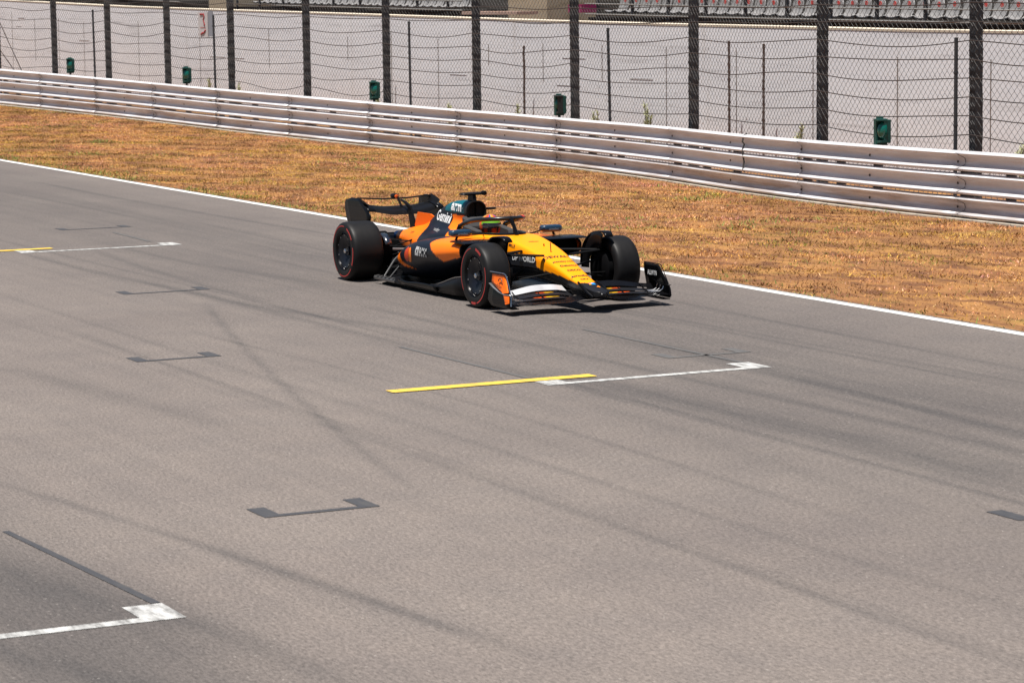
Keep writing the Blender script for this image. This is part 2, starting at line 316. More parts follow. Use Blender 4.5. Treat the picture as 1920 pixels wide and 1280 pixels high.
# W profile (depth towards track = negative y, height within one beam 0..1)
WP = [(.030, -.03), (-.020, .0), (-.052, .05), (-.060, .11), (-.050, .17), (.005, .25), (.028, .32), (.034, .50), (.028, .66), (.005, .73), (-.050, .82), (-.060, .89), (-.050, .95), (-.015, 1.0), (.030, 1.03)]
JX = [-73, -69, -65.2, -61.3, -57.4, -53.4, -49.29, -45.11, -40.47, -36.22, -32.17, -28.02, -23.54, -17.78, -11.92, -7.01, -2.5, 2, 6.5]
def nrm(x):
    e = .3; a = base([x-e])[0]; c = base([x+e])[0]; t_ = np.array([2*e, c[0]-a[0]]); t_ /= np.linalg.norm(t_); return t_, np.array([-t_[1], t_[0]])
for tier, (z0, z1) in enumerate(((.05, .345), (.385, .695), (.735, 1.03))):
    for k in range(len(JX)-1):
        xa, xb = JX[k]-.02, JX[k+1]+.16; xs = np.linspace(xa, xb, 9); G = []
        off = -.004 if k % 2 else 0
        for i, x in enumerate(xs):
            Y_, Z_, H_ = base([x])[0]; t_, n_ = nrm(x); hh = H_/1.03; sh = (i == 0)*0
            G.append([(x+n_[0]*(d+off-(.006*(i/8))), Y_+n_[1]*(d+off-(.006*(i/8))), Z_+(z0+(z1-z0)*v)*hh) for d, v in WP])
        b = MB().grid(G); th = .004
        o = b.build('rail_beam', RAILM, smooth=50, recalc=False); o.modifiers.new('s', 'SOLIDIFY').thickness = th
        me = o.data; at = me.attributes.new('Dirt', 'FLOAT', 'POINT'); at.data.foreach_set('value', [(1.2 if tier == 0 else .35)]*len(me.vertices)); place(gr, o)
# posts behind rails, spacer blocks and bolts
for k in range(4, len(JX)-2):
    sp_ = (JX[k+1]-JX[k])
    for fr, big in ((.02, 1), (.27, 0), (.52, 1)):
        x = JX[k]+.12+fr*sp_; Y_, Z_, H_ = base([x])[0]; t_, n_ = nrm(x); rot = np.array([[t_[0], n_[0], 0], [t_[1], n_[1], 0], [0, 0, 1]])
        b = MB(); b.box((x+n_[0]*.11, Y_+n_[1]*.11, Z_+.45), (.10, .12, 1.0), rot)
        for zz in (.19, .55, .87): b.box((x+n_[0]*.068, Y_+n_[1]*.068, Z_+zz), (.16, .03, .07), rot)
        place(gr, b.build('post', DARKST, smooth=0))
    for fr in (.03, .52):
        x = JX[k]+fr*sp_; Y_, Z_, H_ = base([x])[0]; t_, n_ = nrm(x)
        for zz in (.19, .548, .868):
            b = MB().lathe([(0, -.012), (.018, -.012), (.022, 0), (.022, .012)], (x+n_[0]*.030, Y_+n_[1]*.030, Z_+zz*H_/1.03), n=8); place(gr, b.build('bolt', BOLT, smooth=0))
            if fr < .1:
                P_ = []
                for (d, v), xo in zip(WP[3:12], (.0, .03, .06, .085, .10, .085, .06, .03, .0)):
                    z0_ = {.19: .05, .548: .385, .868: .735}[zz]; z1_ = {.19: .345, .548: .695, .868: 1.03}[zz]; P_.append((x+.09+xo+n_[0]*(d-.004), Y_+n_[1]*(d-.004), Z_+(z0_+(z1_-z0_)*v)*H_/1.03))
                place(gr, MB().tube(P_, .005, 5, cap=False).build('joint_edge', BOLT))
# base kerb strip
b = MB(); G = []
for x in np.arange(-74, 8, 1.): Y_, Z_, H_ = base([x])[0]; w_ = .004*math.sin(x*1.7); G.append([(x, Y_-.085+w_, Z_-.02), (x, Y_-.085+w_, Z_+.022), (x, Y_-.03, Z_+.035), (x, Y_+.05, Z_+.035), (x, Y_+.05, Z_-.02)])
b.grid(G); place(gr, b.build('base_strip', M('bleached_concrete', (.42, .37, .30), .85, var=.5, vs=7), smooth=0))
# strap lashed round the beams
x = -14.0; Y_, Z_, H_ = base([x])[0]; b = MB(); b.tube([(x, Y_+.03, Z_+1.04), (x-.005, Y_-.045, Z_+1.0), (x, Y_-.062, Z_+.9), (x+.01, Y_-.03, Z_+.86), (x, Y_-.062, Z_+.77), (x+.01, Y_-.058, Z_+.68), (x, Y_-.03, Z_+.55), (x+.01, Y_-.06, Z_+.42), (x+.04, Y_-.04, Z_+.38)], .017, 6)
place(gr, b.build('strap', M('black_strap', (.035, .033, .03), .8), smooth=180))
# ------------------------------------------------------------------ catch fence
cf = empty('catch_fence', (-25, 12.4, 0)); tag(cf, 'tall chain link debris fence with dark posts and sagging cables behind the guardrail', 'fence')
PX_ = [-70.5, -66.2, -61.9, -57.66, -53.15, -49.2, -44.9, -40.37, -35.95, -31.96, -27.74, -23.33, -17.52, -11.79, -7.01, -2.6, 2.]
def fpt(x, off=.45): Y_, Z_, H_ = base([x])[0]; return np.array([x, Y_+off, Z_])
FH = 4.3; POSTM = M('dark_fence_post', (.030, .031, .035), .6, .1, var=.6, vs=25)
for x in PX_:
    P0 = fpt(x); b = MB(); wv = .075+RNG.normal(0, .003)
    zs = np.arange(0, FH+.01, .16); ln = RNG.normal(0, .004)
    G = []
    for z in zs:
        ww = wv+RNG.normal(0, .005); cx = P0[0]+ln*z+RNG.normal(0, .003)
        G.append([(cx-ww, P0[1]-.07, P0[2]+z), (cx+ww, P0[1]-.07, P0[2]+z), (cx+ww, P0[1]+.07, P0[2]+z), (cx-ww, P0[1]+.07, P0[2]+z)])
    b.grid(G, closed_v=True, cap=True)
    place(cf, b.build('post', POSTM, smooth=0))
WIRE = M('dull_wire', (.085, .080, .078), .65, .0, var=.2, spec=.2); CABLE = M('rusty_cable', (.055, .042, .038), .6, .4, var=.3)
levels = [.98+.285*k for k in range(12)]
sags = {}
for k in range(len(PX_)-1):
    a, c = fpt(PX_[k], .37), fpt(PX_[k+1], .37); L_ = np.linalg.norm(c-a)
    # mesh: zig-zag strands
    cell = .142; hc = .135; ns = int(round(L_/(cell/2))); mz = int((FH-.2)/(hc/2)); zz = .2+np.arange(mz)*hc/2
    V = []; Fq = []; base_i = 0; bulge = RNG.normal(0, .02); b = MB()
    r_ = .0036
    allV = []
    for s_ in range(ns):
        jz = (-1)**(np.arange(mz)+s_); u = (s_+.5)/ns*np.ones(mz)+jz*(.25*cell/L_)*1.9*.5
        u = u+RNG.normal(0, .0006, mz); wob = .03*np.sin(zz*1.3+k)+bulge
        pts = a+(c-a)*u[:, None]; pts[:, 2] += zz-.02*np.sin(math.pi*u)*(1+.3*np.sin(zz*2+k)); pts[:, 1] += wob*np.sin(math.pi*u)+jz*.003
        allV.append(np.stack([pts+[0, -r_, 0], pts+[r_*.9, r_*.6, 0], pts+[-r_*.9, r_*.6, 0]], 1).reshape(-1, 3))
        for i in range(mz-1):
            q = base_i+3*i
            Fq += [(q, q+1, q+4, q+3), (q+1, q+2, q+5, q+4), (q+2, q, q+3, q+5)]
        base_i += 3*mz
    b.v = [np.concatenate(allV)]; b.f = Fq; b.n = base_i
    place(cf, b.build('wire_mesh', WIRE, smooth=0, recalc=False))
for z in levels:
    pts = []
    for k in range(len(PX_)-1):
        a2, c2 = fpt(PX_[k], .33), fpt(PX_[k+1], .33); sg = .03+.09*RNG.random(); sk = RNG.normal(0, .02)
        if z > 2.8: sg *= .4
        for f in np.linspace(0, 1, 13)[:-1]: pts.append(a2+(c2-a2)*f+np.array([0, -.03*math.sin(math.pi*f), z-sg*math.sin(math.pi*f)+sk*math.sin(2*math.pi*f)]))
    place(cf, MB().tube(pts, .0085, 5, cap=False).build('cable', CABLE, smooth=180))
b = MB()
for (x0, z0, x1, z1) in ((-57.9, 3.4, -55.1, .95), (-58.2, 2.35, -55.6, .95)):
    A = fpt(x0, .25); B_ = fpt(x1, .25); A[2] += z0; B_[2] += z1; b.tube([A, B_], .016, 6)
    mm = A*.75+B_*.25; b.tube([mm, A*.68+B_*.32], .035, 6)
place(cf, b.build('stay_cable', CABLE))
# thin dark poles between guardrail and fence
pole_lab = {-49.76: 'thin dark steel pole right of the leftmost green marker lamp', -41.04: 'thin dark steel pole carrying the small red and white sign', -30.5: 'thin dark leaning pole right of the middle green marker lamp', -21.28: 'thin dark leaning pole right of the green lamp above the nose of the car', -7.29: 'thin dark upright pole right of the rightmost green lamp near the photo edge'}
for x, top_, ln in ((-49.76, 3.0, -.02), (-41.04, 2.93, -.015), (-30.5, 2.92, -.012), (-21.28, 2.86, -.035), (-7.29, 2.73, .0)):
    P0 = fpt(x, .27); b = MB().tube([(0, 0, 0), (ln*top_, 0, top_)], .03, 8)
    b.lathe([(.05, 0), (.05, .02), (.032, .03)], (0, 0, 0), axis='z', n=8)
    for zz in (.5, 1.4, 2.2): b.lathe([(.034, zz-.02), (.037, zz), (.034, zz+.02)], (ln*zz, 0, 0), axis='z', n=8)
    o = b.build('thin_pole', DARKST); o.location = P0; tag(o, pole_lab[x], 'pole', 'thin dark poles between guardrail and fence')
# sign
P0 = fpt(-41.45, .18); sg = empty('warning_sign', (P0[0]-.12, P0[1], P0[2]+2.35), .25); tag(sg, 'small white sign with red symbols hung on the fence beside a thin pole', 'sign')
SWH = M('sign_white', (.46, .44, .44), .5); SGY = M('sign_grey', (.22, .23, .26), .5); SRD = M('sign_red', (.30, .02, .025), .5)
b = MB().box((0, 0, .33), (.44, .02, .66)); o = b.build('board', SWH, sg, smooth=0)
b = MB().box((.33, .01, .36), (.20, .02, .66)); b.build('backing', SGY, sg, smooth=0)
b = MB(); b.tube([(-.06, -.012, .60), (.04, -.012, .62), (.07, -.012, .55), (.02, -.012, .47), (.05, -.012, .40), (.08, -.012, .33), (.05, -.012, .32)], .018, 8, sq=1, up=(0, 1, 0)); b.tube([(-.12, -.012, .60), (-.05, -.012, .62)], .02, 6)
b.tube([(-.10, -.012, .08), (-.02, -.012, .13), (.02, -.012, .11), (.12, -.012, .20)], .020, 8, up=(0, 1, 0)); b.build('red_symbol', SRD, sg)
b = MB(); [b.box((-.1+.05*i, -.0125, .26), (.03, .004, .035)) for i in range(5)]; b.build('small_lettering', M('sign_faded_red', (.35, .12, .12), .6), sg, smooth=0)
b = MB().box((.42, .03, .3), (.05, .06, .05)); b.build('bracket', DARKST, sg, smooth=0)
# green marker lamps
GRN = M('green_lamp_housing', (.004, .075, .06), .35, coat=.4, var=.1); GRD = M('green_lamp_side', (.002, .05, .040), .5, var=.1); GLS = M('green_lens', (.0, .10, .075), .25, coat=.5, var=.05); BLK = M('black_rubber', (.012, .012, .012), .7)
lamp_lab = ['leftmost green marker lamp with domed lens behind the guardrail', 'second green marker lamp from the left, left of the small sign pole', 'middle green marker lamp touching a dark fence post behind the rail', 'green marker lamp with open black face above the car halfway along the rail', 'rightmost green marker lamp with large lit dome behind the guardrail']
def lamp(idx, x, zz, s, faceaway):
    P0 = fpt(x, .12); e = empty('marker_lamp', (P0[0], P0[1], P0[2]+zz), -.15); e.scale = (s, s, s); tag(e, lamp_lab[idx], 'lamp', 'green marker lamps behind the guardrail')
    b = MB().box((-.07, 0, .20), (.10, .20, .42)).box((-.10, .0, .42), (.035, .12, .04)).box((.04, .06, .215), (.14, .08, .37)); b.build('housing', GRD, e, smooth=0).modifiers.new('b', 'BEVEL').width = .008
    b = MB().prism([(-.02, .03), (.115, .04), (.115, .08), (-.02, .07)], -.09, .03, 'y').prism([(-.02, .385), (.115, .38), (.115, .405), (-.02, .41)], -.13, .03, 'y').box((.105, .0, .22), (.012, .05, .34)); b.build('visor', BLK if faceaway else GRD, e, smooth=0)
    b = MB(); nn = 17; G = []
    for ph in np.linspace(-math.pi/2, math.pi/2, nn): G.append([(.085*math.cos(ph)*math.sin(t), -.125*math.cos(ph)*math.cos(t)+.0, .150*math.sin(ph)) for t in np.linspace(-math.pi/2, math.pi/2, nn)])
    cx = -.035 if faceaway else .045; b.v = []; b.grid(G); b.v[-1] += np.array([cx, .02, .225]); b.build('lens', GLS, e, smooth=180)
    if faceaway: MB().box((.055, -.015, .21), (.09, .10, .33)).build('shutter', BLK, e, smooth=0)
    b = MB().box((-.07, 0, -.12), (.05, .05, .24)); b.build('stem', DARKST, e, smooth=0)
for i, (x, zz, s) in enumerate(((-51.19, 1.15, 1.02), (-42.67, 1.12, 1.02), (-31.93, 1.09, 1.02), (-23.37, 1.06, 1.0), (-9.13, 1.035, 1.0))): lamp(i, x, zz, s, i == 3)
# ------------------------------------------------------------------ concrete wall and weeds
def conc():
    mt, t, p = principled('pale_concrete'); co = nd(t, 'TexCoord').outputs['Object']; L = t.links
    a = noise(t, .7, 6, vmul(t, co, (.35, 1, 1.4)), .6); c = noise(t, 9, 5, co, .7); s1 = noise(t, 1, 5, vmul(t, co, (.3, 1, 7)), .6); s2 = noise(t, 1, 5, vmul(t, co, (2.4, 1, .15)), .6)
    col = mixc(t, ramp(t, a, .3, .7), (.71, .715, .75), (.80, .80, .825)); col = mixc(t, math_(t, 'MULTIPLY', ramp(t, s1, .58, .72), .45), col, (.37, .355, .36))
    col = mixc(t, math_(t, 'MULTIPLY', ramp(t, s2, .6, .78), .35), col, (.42, .36, .30)); col = mixc(t, math_(t, 'MULTIPLY', ramp(t, c, .4, .8), .2), col, (.42, .40, .39))
    L.new(col, p.inputs['Base Color']); p.inputs['Roughness'].default_value = .9; return mt
WXL = np.array([-90, -72, -57.84, -46.5, -38.2, -29, -23.1, -18.9, -14.5, -10.7, 0, 10]); WZL = np.array([3.75, 3.5, 3.24, 3.1, 3.0, 2.88, 2.82, 2.79, 2.75, 2.74, 2.73, 2.73])
cw = empty('concrete_wall', (-30, 14.5, 0)); tag(cw, 'long pale grey concrete wall with stained joints below the grandstand', 'wall')
xs = np.arange(-90, 10.1, 1.); zt = np.interp(xs, WXL, WZL)-.05
b = MB().grid([[(x, 14.5, -.1), (x, 14.5, z), (x, 14.8, z), (x, 14.8, -.1)] for x, z in zip(xs, zt)]); place(cw, b.build('wall_face', conc(), smooth=0))
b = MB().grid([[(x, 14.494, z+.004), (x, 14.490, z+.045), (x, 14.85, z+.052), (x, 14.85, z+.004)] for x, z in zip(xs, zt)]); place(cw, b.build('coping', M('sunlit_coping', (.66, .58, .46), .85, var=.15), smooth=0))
JM = M('rust_stained_joint', (.16, .12, .10), .9, var=.4, vs=12); b = MB()
for x in np.arange(-88, 8, 2.83):
    z1 = float(np.interp(x, xs, zt))-.35-.25*RNG.random(); z0 = .0 if RNG.random() < .55 else 1.2+RNG.random()*.7; place(cw, MB().box((x, 14.494, (z0+z1)/2), (.020, .006, z1-z0)).build('joint', JM, smooth=0))
for k in range(12):
    x = -80+RNG.random()*85; z1 = float(np.interp(x, xs, zt)); z = z1-.45-RNG.random()*1.0; b.box((x, 14.4955, z), (.4+RNG.random()*.9, .004, .012+.02*RNG.random()*(RNG.random() < .3)), )
for k in range(120): b.box((-70+RNG.random()*66, 14.4965, .5+RNG.random()*2.), (.03, .003, .03))
so_ = place(cw, b.build('scrapes', M('faint_scrape', (.52, .50, .50), .9, var=.4, vs=9), smooth=0)); so_['kind'] = 'stuff'
RUST = M('rusty_iron', (.075, .045, .035), .8, .2, var=.5, vs=20)
for x, top_, y_, lab in ((-19.7, 2.5, 14.1, 'rusty brown stake in front of the wall, left one of the close pair'), (-18.4, 2.45, 14.1, 'rusty brown stake in front of the wall, right one of the close pair'), (-36.7, 2.45, 14.2, 'rusty thin stake by the wall beside a dark fence post above the rear wing'), (-28.95, 2.3, 14.2, 'rusty thin stake by the wall, left of the post above the cockpit')):
    b = MB(); n = 12; b.tube([(RNG.normal(0, .008), 0, top_*i/n) for i in range(n+1)], [.026+.006*RNG.random() for i in range(n+1)], 6); o = b.build('rusty_stake', RUST); o.location = (x, y_, 0); tag(o, lab, 'stake', 'rusty stakes along the wall')
WEED = M('weed_leaf', (.42, .43, .24), .85, var=.3)
def weed(x, h, n, sp_, lab):
    e = empty('weed_plant', (x, 14.15, 0)); tag(e, lab, 'weed', 'weeds growing at the foot of the wall'); b = MB(); lf = MB()
    for i in range(n):
        a = RNG.random()*6.28; r = sp_*RNG.random(); tx, ty = r*math.cos(a), .5*r*math.sin(a); hh = h*(.6+.4*RNG.random()); b.tube([(tx*.3, ty*.3, 0), (tx*.6, ty*.6, hh*.5), (tx, ty, hh)], [.007, .006, .003], 4)
        for q in range(60):
            f = .35+.65*RNG.random(); c = np.array([tx*f, ty*f, hh*f]); d = RNG.normal(0, 1, 3); d[2] = abs(d[2])+.6; d /= np.linalg.norm(d); s_ = np.cross(d, RNG.normal(0, 1, 3)); s_ /= np.linalg.norm(s_); l = .05+.06*RNG.random(); lf.add([c-s_*.013, c+s_*.013, c+d*l+s_*.004, c+d*l*1.2], [(0, 1, 2, 3)])
    b.build('stem', M('weed_stem', (.22, .2, .10), .9), e); lf.build('leaves', WEED, e, smooth=0, recalc=False)
for x, h, n, s_, lab in ((-23.1, 1.22, 9, .16, 'largest pale green weed at the wall, above the far front wheel'), (-25.4, .92, 6, .15, 'low sparse weed at the wall just right of the post above the nose'), (-37.2, 1.15, 8, .13, 'pale green weed at the wall just left of the middle green lamp'), (-32.9, 1.0, 5, .06, 'single thin dry weed at the wall right of the middle leaning pole'), (-30.5, .9, 5, .09, 'thin weed at the wall left of the post above the cockpit'), (-29.2, 1.05, 5, .06, 'narrow dry weed stalk at the wall, beside a rusty stake'), (-49.5, 1.15, 6, .12, 'pale weed at the wall behind the second dark post from the sign'), (-47, 1.1, 6, .12, 'pale weed at the wall left of the sign pole'), (-10.2, .85, 6, .16, 'low yellowish weed at the wall near the right edge of the photo'), (-17.2, .95, 5, .12, 'low dry weed at the wall right of the close pair of rusty stakes')): weed(x, h, n, s_, lab)
# ------------------------------------------------------------------ grandstand
gs = empty('grandstand', (-30, 18, 0)); tag(gs, 'grandstand with a row of grey shell seats behind railings above the concrete wall', 'grandstand')
DK = M('under_stand_shade', (.02, .018, .016), .9); BEI = M('beige_render', (.36, .29, .20), .85, var=.2, vs=3); SLAB = M('stand_concrete', (.30, .27, .24), .9, var=.25, vs=4); STP = M('stand_shadowed_riser', (.06, .052, .045), .9, var=.3)  # riser, tread and step colours have the shade under the stand painted in
def wz(x): return float(np.interp(x, WXL, WZL))
blocks = [(-86, -62.0, 1), (-59.6, -57.5, 0), (-57.2, -39.6, 1), (-37.2, -35.0, 0), (-32.6, 4, 1)]
seat0 = None
def build_seat():
    e = MB(); A = np.linspace(-1, 1, 9); prof = [(-.02, .0), (-.03, .02), (.06, .005), (.22, -.01), (.36, .0), (.415, .06), (.44, .18), (.455, .30), (.46, .40), (.475, .42)]
    G = []
    for i, (y, z) in enumerate(prof):
        row = []
        for a in A:
            wv = .225*(1-.25*max(0, (i-7))/2*abs(a)); curl = .045*abs(a)**3; 
            yy = y-(curl if i >= 4 else 0)*1.2; zz = z+(curl if i <= 5 else 0)-(.05*abs(a)**3 if i >= 8 else 0); row.append((a*wv, yy, zz))
        G.append(row)
    e.grid(G); return e
SEAT = M('grey_seat_shell', (.25, .243, .24), .38, var=.35, vs=5); SEATRED = M('red_number_disc', (.55, .06, .05), .6)
PIPE = M('railing_pipe', (.30, .29, .27), .5, .3)
for (x0, x1, typ) in blocks:
    xm = (x0+x1)/2; z0 = wz(xm)
    if typ == 1:
        n = max(2, int((x1-x0)/6)); 
        for i in range(n):
            a = x0+(x1-x0)*i/n; c = x0+(x1-x0)*(i+1)/n; zz = wz((a+c)/2)+.02
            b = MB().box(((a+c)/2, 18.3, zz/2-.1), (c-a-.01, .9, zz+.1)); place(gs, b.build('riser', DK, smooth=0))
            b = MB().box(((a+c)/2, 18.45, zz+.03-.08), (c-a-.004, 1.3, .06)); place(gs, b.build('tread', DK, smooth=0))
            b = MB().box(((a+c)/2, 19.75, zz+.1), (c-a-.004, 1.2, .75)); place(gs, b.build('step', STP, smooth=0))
            # front railing pipes and posts
            b = MB(); zr = wz(a)+.02, wz(c)+.02
            for hgt in (.02, .27, .55): b.tube([(a, 17.72, zr[0]+hgt), (c, 17.72, zr[1]+hgt)], .018, 6)
            place(gs, b.build('railing', PIPE))
        for x in np.arange(x0+.6, x1, 1.72 if x0 > -40 else 2.0):
            b = MB().box((x, 17.76, wz(x)+.25), (.07, .06, .9)); place(gs, b.build('railing_post', DARKST, smooth=0))
    else:
        b = MB().box((xm, 18.6, z0/2+1.0), (x1-x0, 1.4, z0+3.0)); place(gs, b.build('pillar', BEI, smooth=0).data and bpy.context.scene.objects[-1] if False else b.build('pillar', BEI, smooth=0)) if False else place(gs, b.build('pillar', BEI, smooth=0))
# seats
sm = build_seat(); proto = sm.build('seat', SEAT, smooth=60, recalc=False); proto.modifiers.new('s', 'SOLIDIFY').thickness = .02
disc = MB().lathe([(0, 0), (.055, 0), (.055, .006), (0, .006)], (0, 0, 0), n=14).build('number_disc', SEATRED, proto, smooth=0); disc.location = (.02, .395, .30); disc.rotation_euler = (.08, 0, 0)
cnt = 0
for (x0, x1) in ((-32.2, -2.5), (-55.9, -40.2)):
    x = x0+.3
    while x < x1 and cnt < 96:
        if cnt == 0: s_ = proto
        else:
            s_ = proto.copy(); COL.objects.link(s_); d_ = disc.copy(); COL.objects.link(d_); d_.parent = s_
        s_.location = (x, 18.05, wz(x)+.075+RNG.normal(0, .004)); s_.rotation_euler = (0, 0, RNG.normal(0, .02)); place(gs, s_); x += .525; cnt += 1
b = MB().box((-33.3, 18.05, wz(-33.3)+.16), (.7, .5, .2)); place(gs, b.build('magenta_box', M('magenta_plastic', (.28, .008, .09), .5), smooth=0))
b = MB().box((-35.9, 17.0, wz(-36)+.03), (3.2, .6, .08)); place(gs, b.build('ledge', M('pinkish_ledge', (.42, .28, .22), .8), smooth=0))
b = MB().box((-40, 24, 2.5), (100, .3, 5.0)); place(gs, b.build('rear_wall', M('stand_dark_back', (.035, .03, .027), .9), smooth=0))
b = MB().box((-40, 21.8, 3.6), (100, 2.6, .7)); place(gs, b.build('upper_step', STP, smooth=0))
# ================================================================== racing car (x forward from the front axle, y left, z up)
car = empty('racing_car', (0, 0, 0), .00643)
tag(car, 'orange and black open wheel racing car with slick tyres and a driver under the halo', 'racing car')
CARB = M('carbon_black', (.007, .007, .008), .32, coat=0, var=.3, vs=20, spec=.10); CARBG = M('gloss_carbon', (.004, .004, .005), .25, coat=.0, var=.2, spec=.16); MATTE = M('matte_black', (.004, .004, .0045), .6, var=.2, spec=.06)
DKB = M('dark_blue_black_paint', (.016, .022, .034), .25, coat=.7, var=.05); LIV = M('livery_paint', (0, 0, 0), .38, attr=True, coat=.04, var=.03, vs=3, spec=.22)
ORG = M('orange_paint', (.92, .15, .002), .4, coat=.1, var=.04, spec=.3); TEAL = M('teal_paint', (.005, .085, .13), .3, coat=.6, var=.05); NAVY = M('navy_paint', (.006, .03, .065), .35, coat=.5, var=.05)
WHT = M('white_decal', (.72, .72, .72), .5, var=.03); BLD = M('black_decal', (.03, .022, .015), .5, var=.03); SILV = M('bare_metal', (.6, .6, .6), .25, 1, var=.1)
cO = np.array([.95, .185, .002]); cN = np.array([.97, .31, .002]); cY = np.array([.95, .27, .002]); cK = np.array([.006, .008, .0135]); cT = np.array([.003, .10, .13]); cC = np.array([.011, .011, .013])
def loft(st, nx=60, nk=6, mirror=False, closed=False, sym=True):
    X = [s[0] for s in st]; Pf = np.array([s[1] for s in st], float); K = Pf.shape[1]
    xs = np.linspace(max(X), min(X), nx); prof = cr(xs, X, Pf)            # nx,K,2
    kk = np.linspace(0, K-1, (K-1)*nk+1); G = []
    for x, pr in zip(xs, prof):
        h = cr(kk, np.arange(K), pr)
        if mirror == 'full': h = np.concatenate([h[::-1]*[-1, 1], h[1:]])
        if mirror == 'neg': h = h*[-1, 1]
        G.append(np.stack([np.full(len(h), x), h[:, 0], h[:, 1]], 1))
    return np.array(G)
def bvh_of(b): return BVHTree.FromPolygons(np.concatenate(b.v).tolist(), b.f)
# ---- nose and monocoque
def sec(w, zb, zt, fl=.72, lo=.75, mid=.5): # top centre -> side -> bottom centre
    h = zt-zb; return [(0, zt), (w*fl*.6, zt-.001), (w*fl, zt-.008), (w*.96, zt-.045*h/.3), (w, zb+h*mid+.03), (w*.97, zb+h*.25), (w*lo, zb+.01), (0, zb)]
TUB = [(1.235, sec(.03, .185, .215)), (1.20, sec(.065, .165, .235)), (1.10, sec(.092, .16, .262)), (.95, sec(.105, .175, .30)), (.84, sec(.112, .19, .325)), (.5, sec(.14, .23, .43, .78)), (.28, sec(.165, .26, .497, .8)), (0, sec(.20, .29, .575, .82)), (-.35, sec(.235, .28, .648, .84)), (-.63, sec(.262, .24, .692, .84)), (-.85, sec(.29, .20, .705, .86)), (-1.1, sec(.315, .16, .700, .88)), (-1.45, sec(.325, .14, .69, .9)), (-1.85, sec(.325, .14, .70, .9))]
G = loft(TUB, 150, 7, 'full')
for i in range(G.shape[0]):
    x = G[i, 0, 0]
    if -1.80 < x < -.90:
        wo = .235*min(1, math.sqrt(max(0, (-.90-x)/.22)))*(1 if x > -1.6 else max(.75, 1-(-1.6-x)*1.2))
        msk = (np.abs(G[i, :, 1]) < wo) & (G[i, :, 2] > .5); G[i, msk, 2] = .34
def near_black(x, z): # lower black panel on the tub side
    return (x < .0+(.53-z)*.3) & (z < .545) & (x > -2)
def tub_col(V):
    x, y, z = V.T; C = np.repeat(cN[None], len(V), 0)
    C[near_black(x, z)] = cK; C[(x > .955-1.0*np.abs(y))] = cC; C[(z < np.interp(x, [-2, -.6, -.1, .0, .25, .5, .84], [.45, .28, .34, .40, .385, .355, .29]))] = cC
    C[(x < -.86) & (z < .62)] = cK; C[(x < -1.0) & (z < .66) & (np.abs(y) < .24)] = cC; C[(z < .5) & (np.abs(y) < .27) & (x < -.9)] = cC
    return C
tb_ = MB().grid(G, cap=True); tub = tb_.build('nose_and_monocoque', LIV, car, smooth=35, colf=tub_col, recalc=True); TUBV = bvh_of(tb_)
# headrest / cockpit surround
b = MB(); rim = []
for t in np.linspace(0, 2*math.pi, 49)[:-1]: rim.append((-1.36+.47*math.cos(t)*(1 if math.cos(t) > 0 else .93), .245*np.sign(math.sin(t))*abs(math.sin(t))**.75, .700+.012*math.cos(t)))
rim.append(rim[0]); b.tube(rim, .024, 8, sq=.8, cap=False); b.build('cockpit_rim', CARBG, car)
b = MB(); b.prism([(-1.95, .62), (-1.78, .62), (-1.74, .74), (-1.80, .82), (-1.95, .86)], -.17, .17); b.prism([(-1.8, .62), (-1.35, .64), (-1.40, .73), (-1.76, .77)], .17, .245); b.prism([(-1.8, .62), (-1.35, .64), (-1.40, .73), (-1.76, .77)], -.245, -.17)
b.build('headrest', M('headrest_foam', (.03, .03, .032), .8), car, smooth=0).modifiers.new('b', 'BEVEL').width = .015
b = MB().tube([(-1.02, 0, .60), (-1.12, 0, .63)], .02, 8).box((-1.12, 0, .63), (.03, .26, .10)); b.build('steering_wheel', MATTE, car, smooth=0)
# ---- engine cover with airbox
EC = [(-1.90, [(0, 1.03), (.06, 1.022), (.115, .975), (.125, .90), (.105, .80), (.15, .735), (.25, .69), (.315, .62)]),
      (-2.1, [(0, 1.035), (.06, 1.025), (.105, .97), (.112, .89), (.105, .79), (.17, .71), (.27, .655), (.33, .55)]),
      (-2.35, [(0, 1.015), (.05, 1.005), (.085, .95), (.095, .87), (.105, .78), (.18, .69), (.28, .62), (.34, .48)]),
      (-2.6, [(0, .965), (.04, .955), (.065, .91), (.08, .84), (.105, .755), (.18, .66), (.275, .585), (.335, .45)]),
      (-2.9, [(0, .85), (.03, .842), (.05, .80), (.068, .75), (.10, .69), (.16, .62), (.24, .54), (.29, .42)]),
      (-3.2, [(0, .70), (.025, .695), (.045, .67), (.075, .64), (.115, .605), (.165, .555), (.21, .48), (.22, .38)]),
      (-3.6, [(0, .62), (.03, .615), (.06, .602), (.09, .58), (.12, .55), (.148, .51), (.16, .45), (.15, .36)]),
      (-4.06, [(0, .535), (.025, .532), (.045, .52), (.06, .502), (.07, .48), (.074, .455), (.07, .425), (.05, .39)])]
G = loft(EC, 150, 7, 'full')
def ec_col(V):
    x, y, z = V.T; C = np.repeat(cO[None], len(V), 0)
    C[(x < -2.02) & (x > -3.42)] = cK; dark_panel = inpoly(x, z, [(-3.08, .30), (-3.12, .50), (-3.06, .66), (-3.15, .74), (-2.5, 1.1), (-2.36, .9), (-2.33, .70), (-2.16, .68), (-2.16, .3)]); C[:] = cO; C[dark_panel] = cK
    C[(z > .875-.0*x) & (x > -2.62)] = cT; C[(z > .855) & (x > -2.62) & (z <= .885)] = cK; C[(x > -2.0) & (z > .85)] = cK
    C[(x <= -2.32) & (x > -2.62) & (z > .88) & (z > .93+.55*(x+2.62)-.2*0) & (x < -2.55)] = cK
    C[(x > -2.13) & (x < -1.90) & (z < .70)] = cY; C[(x > -1.935)] = cC; C[(x < -4.0)] = cO
    return C
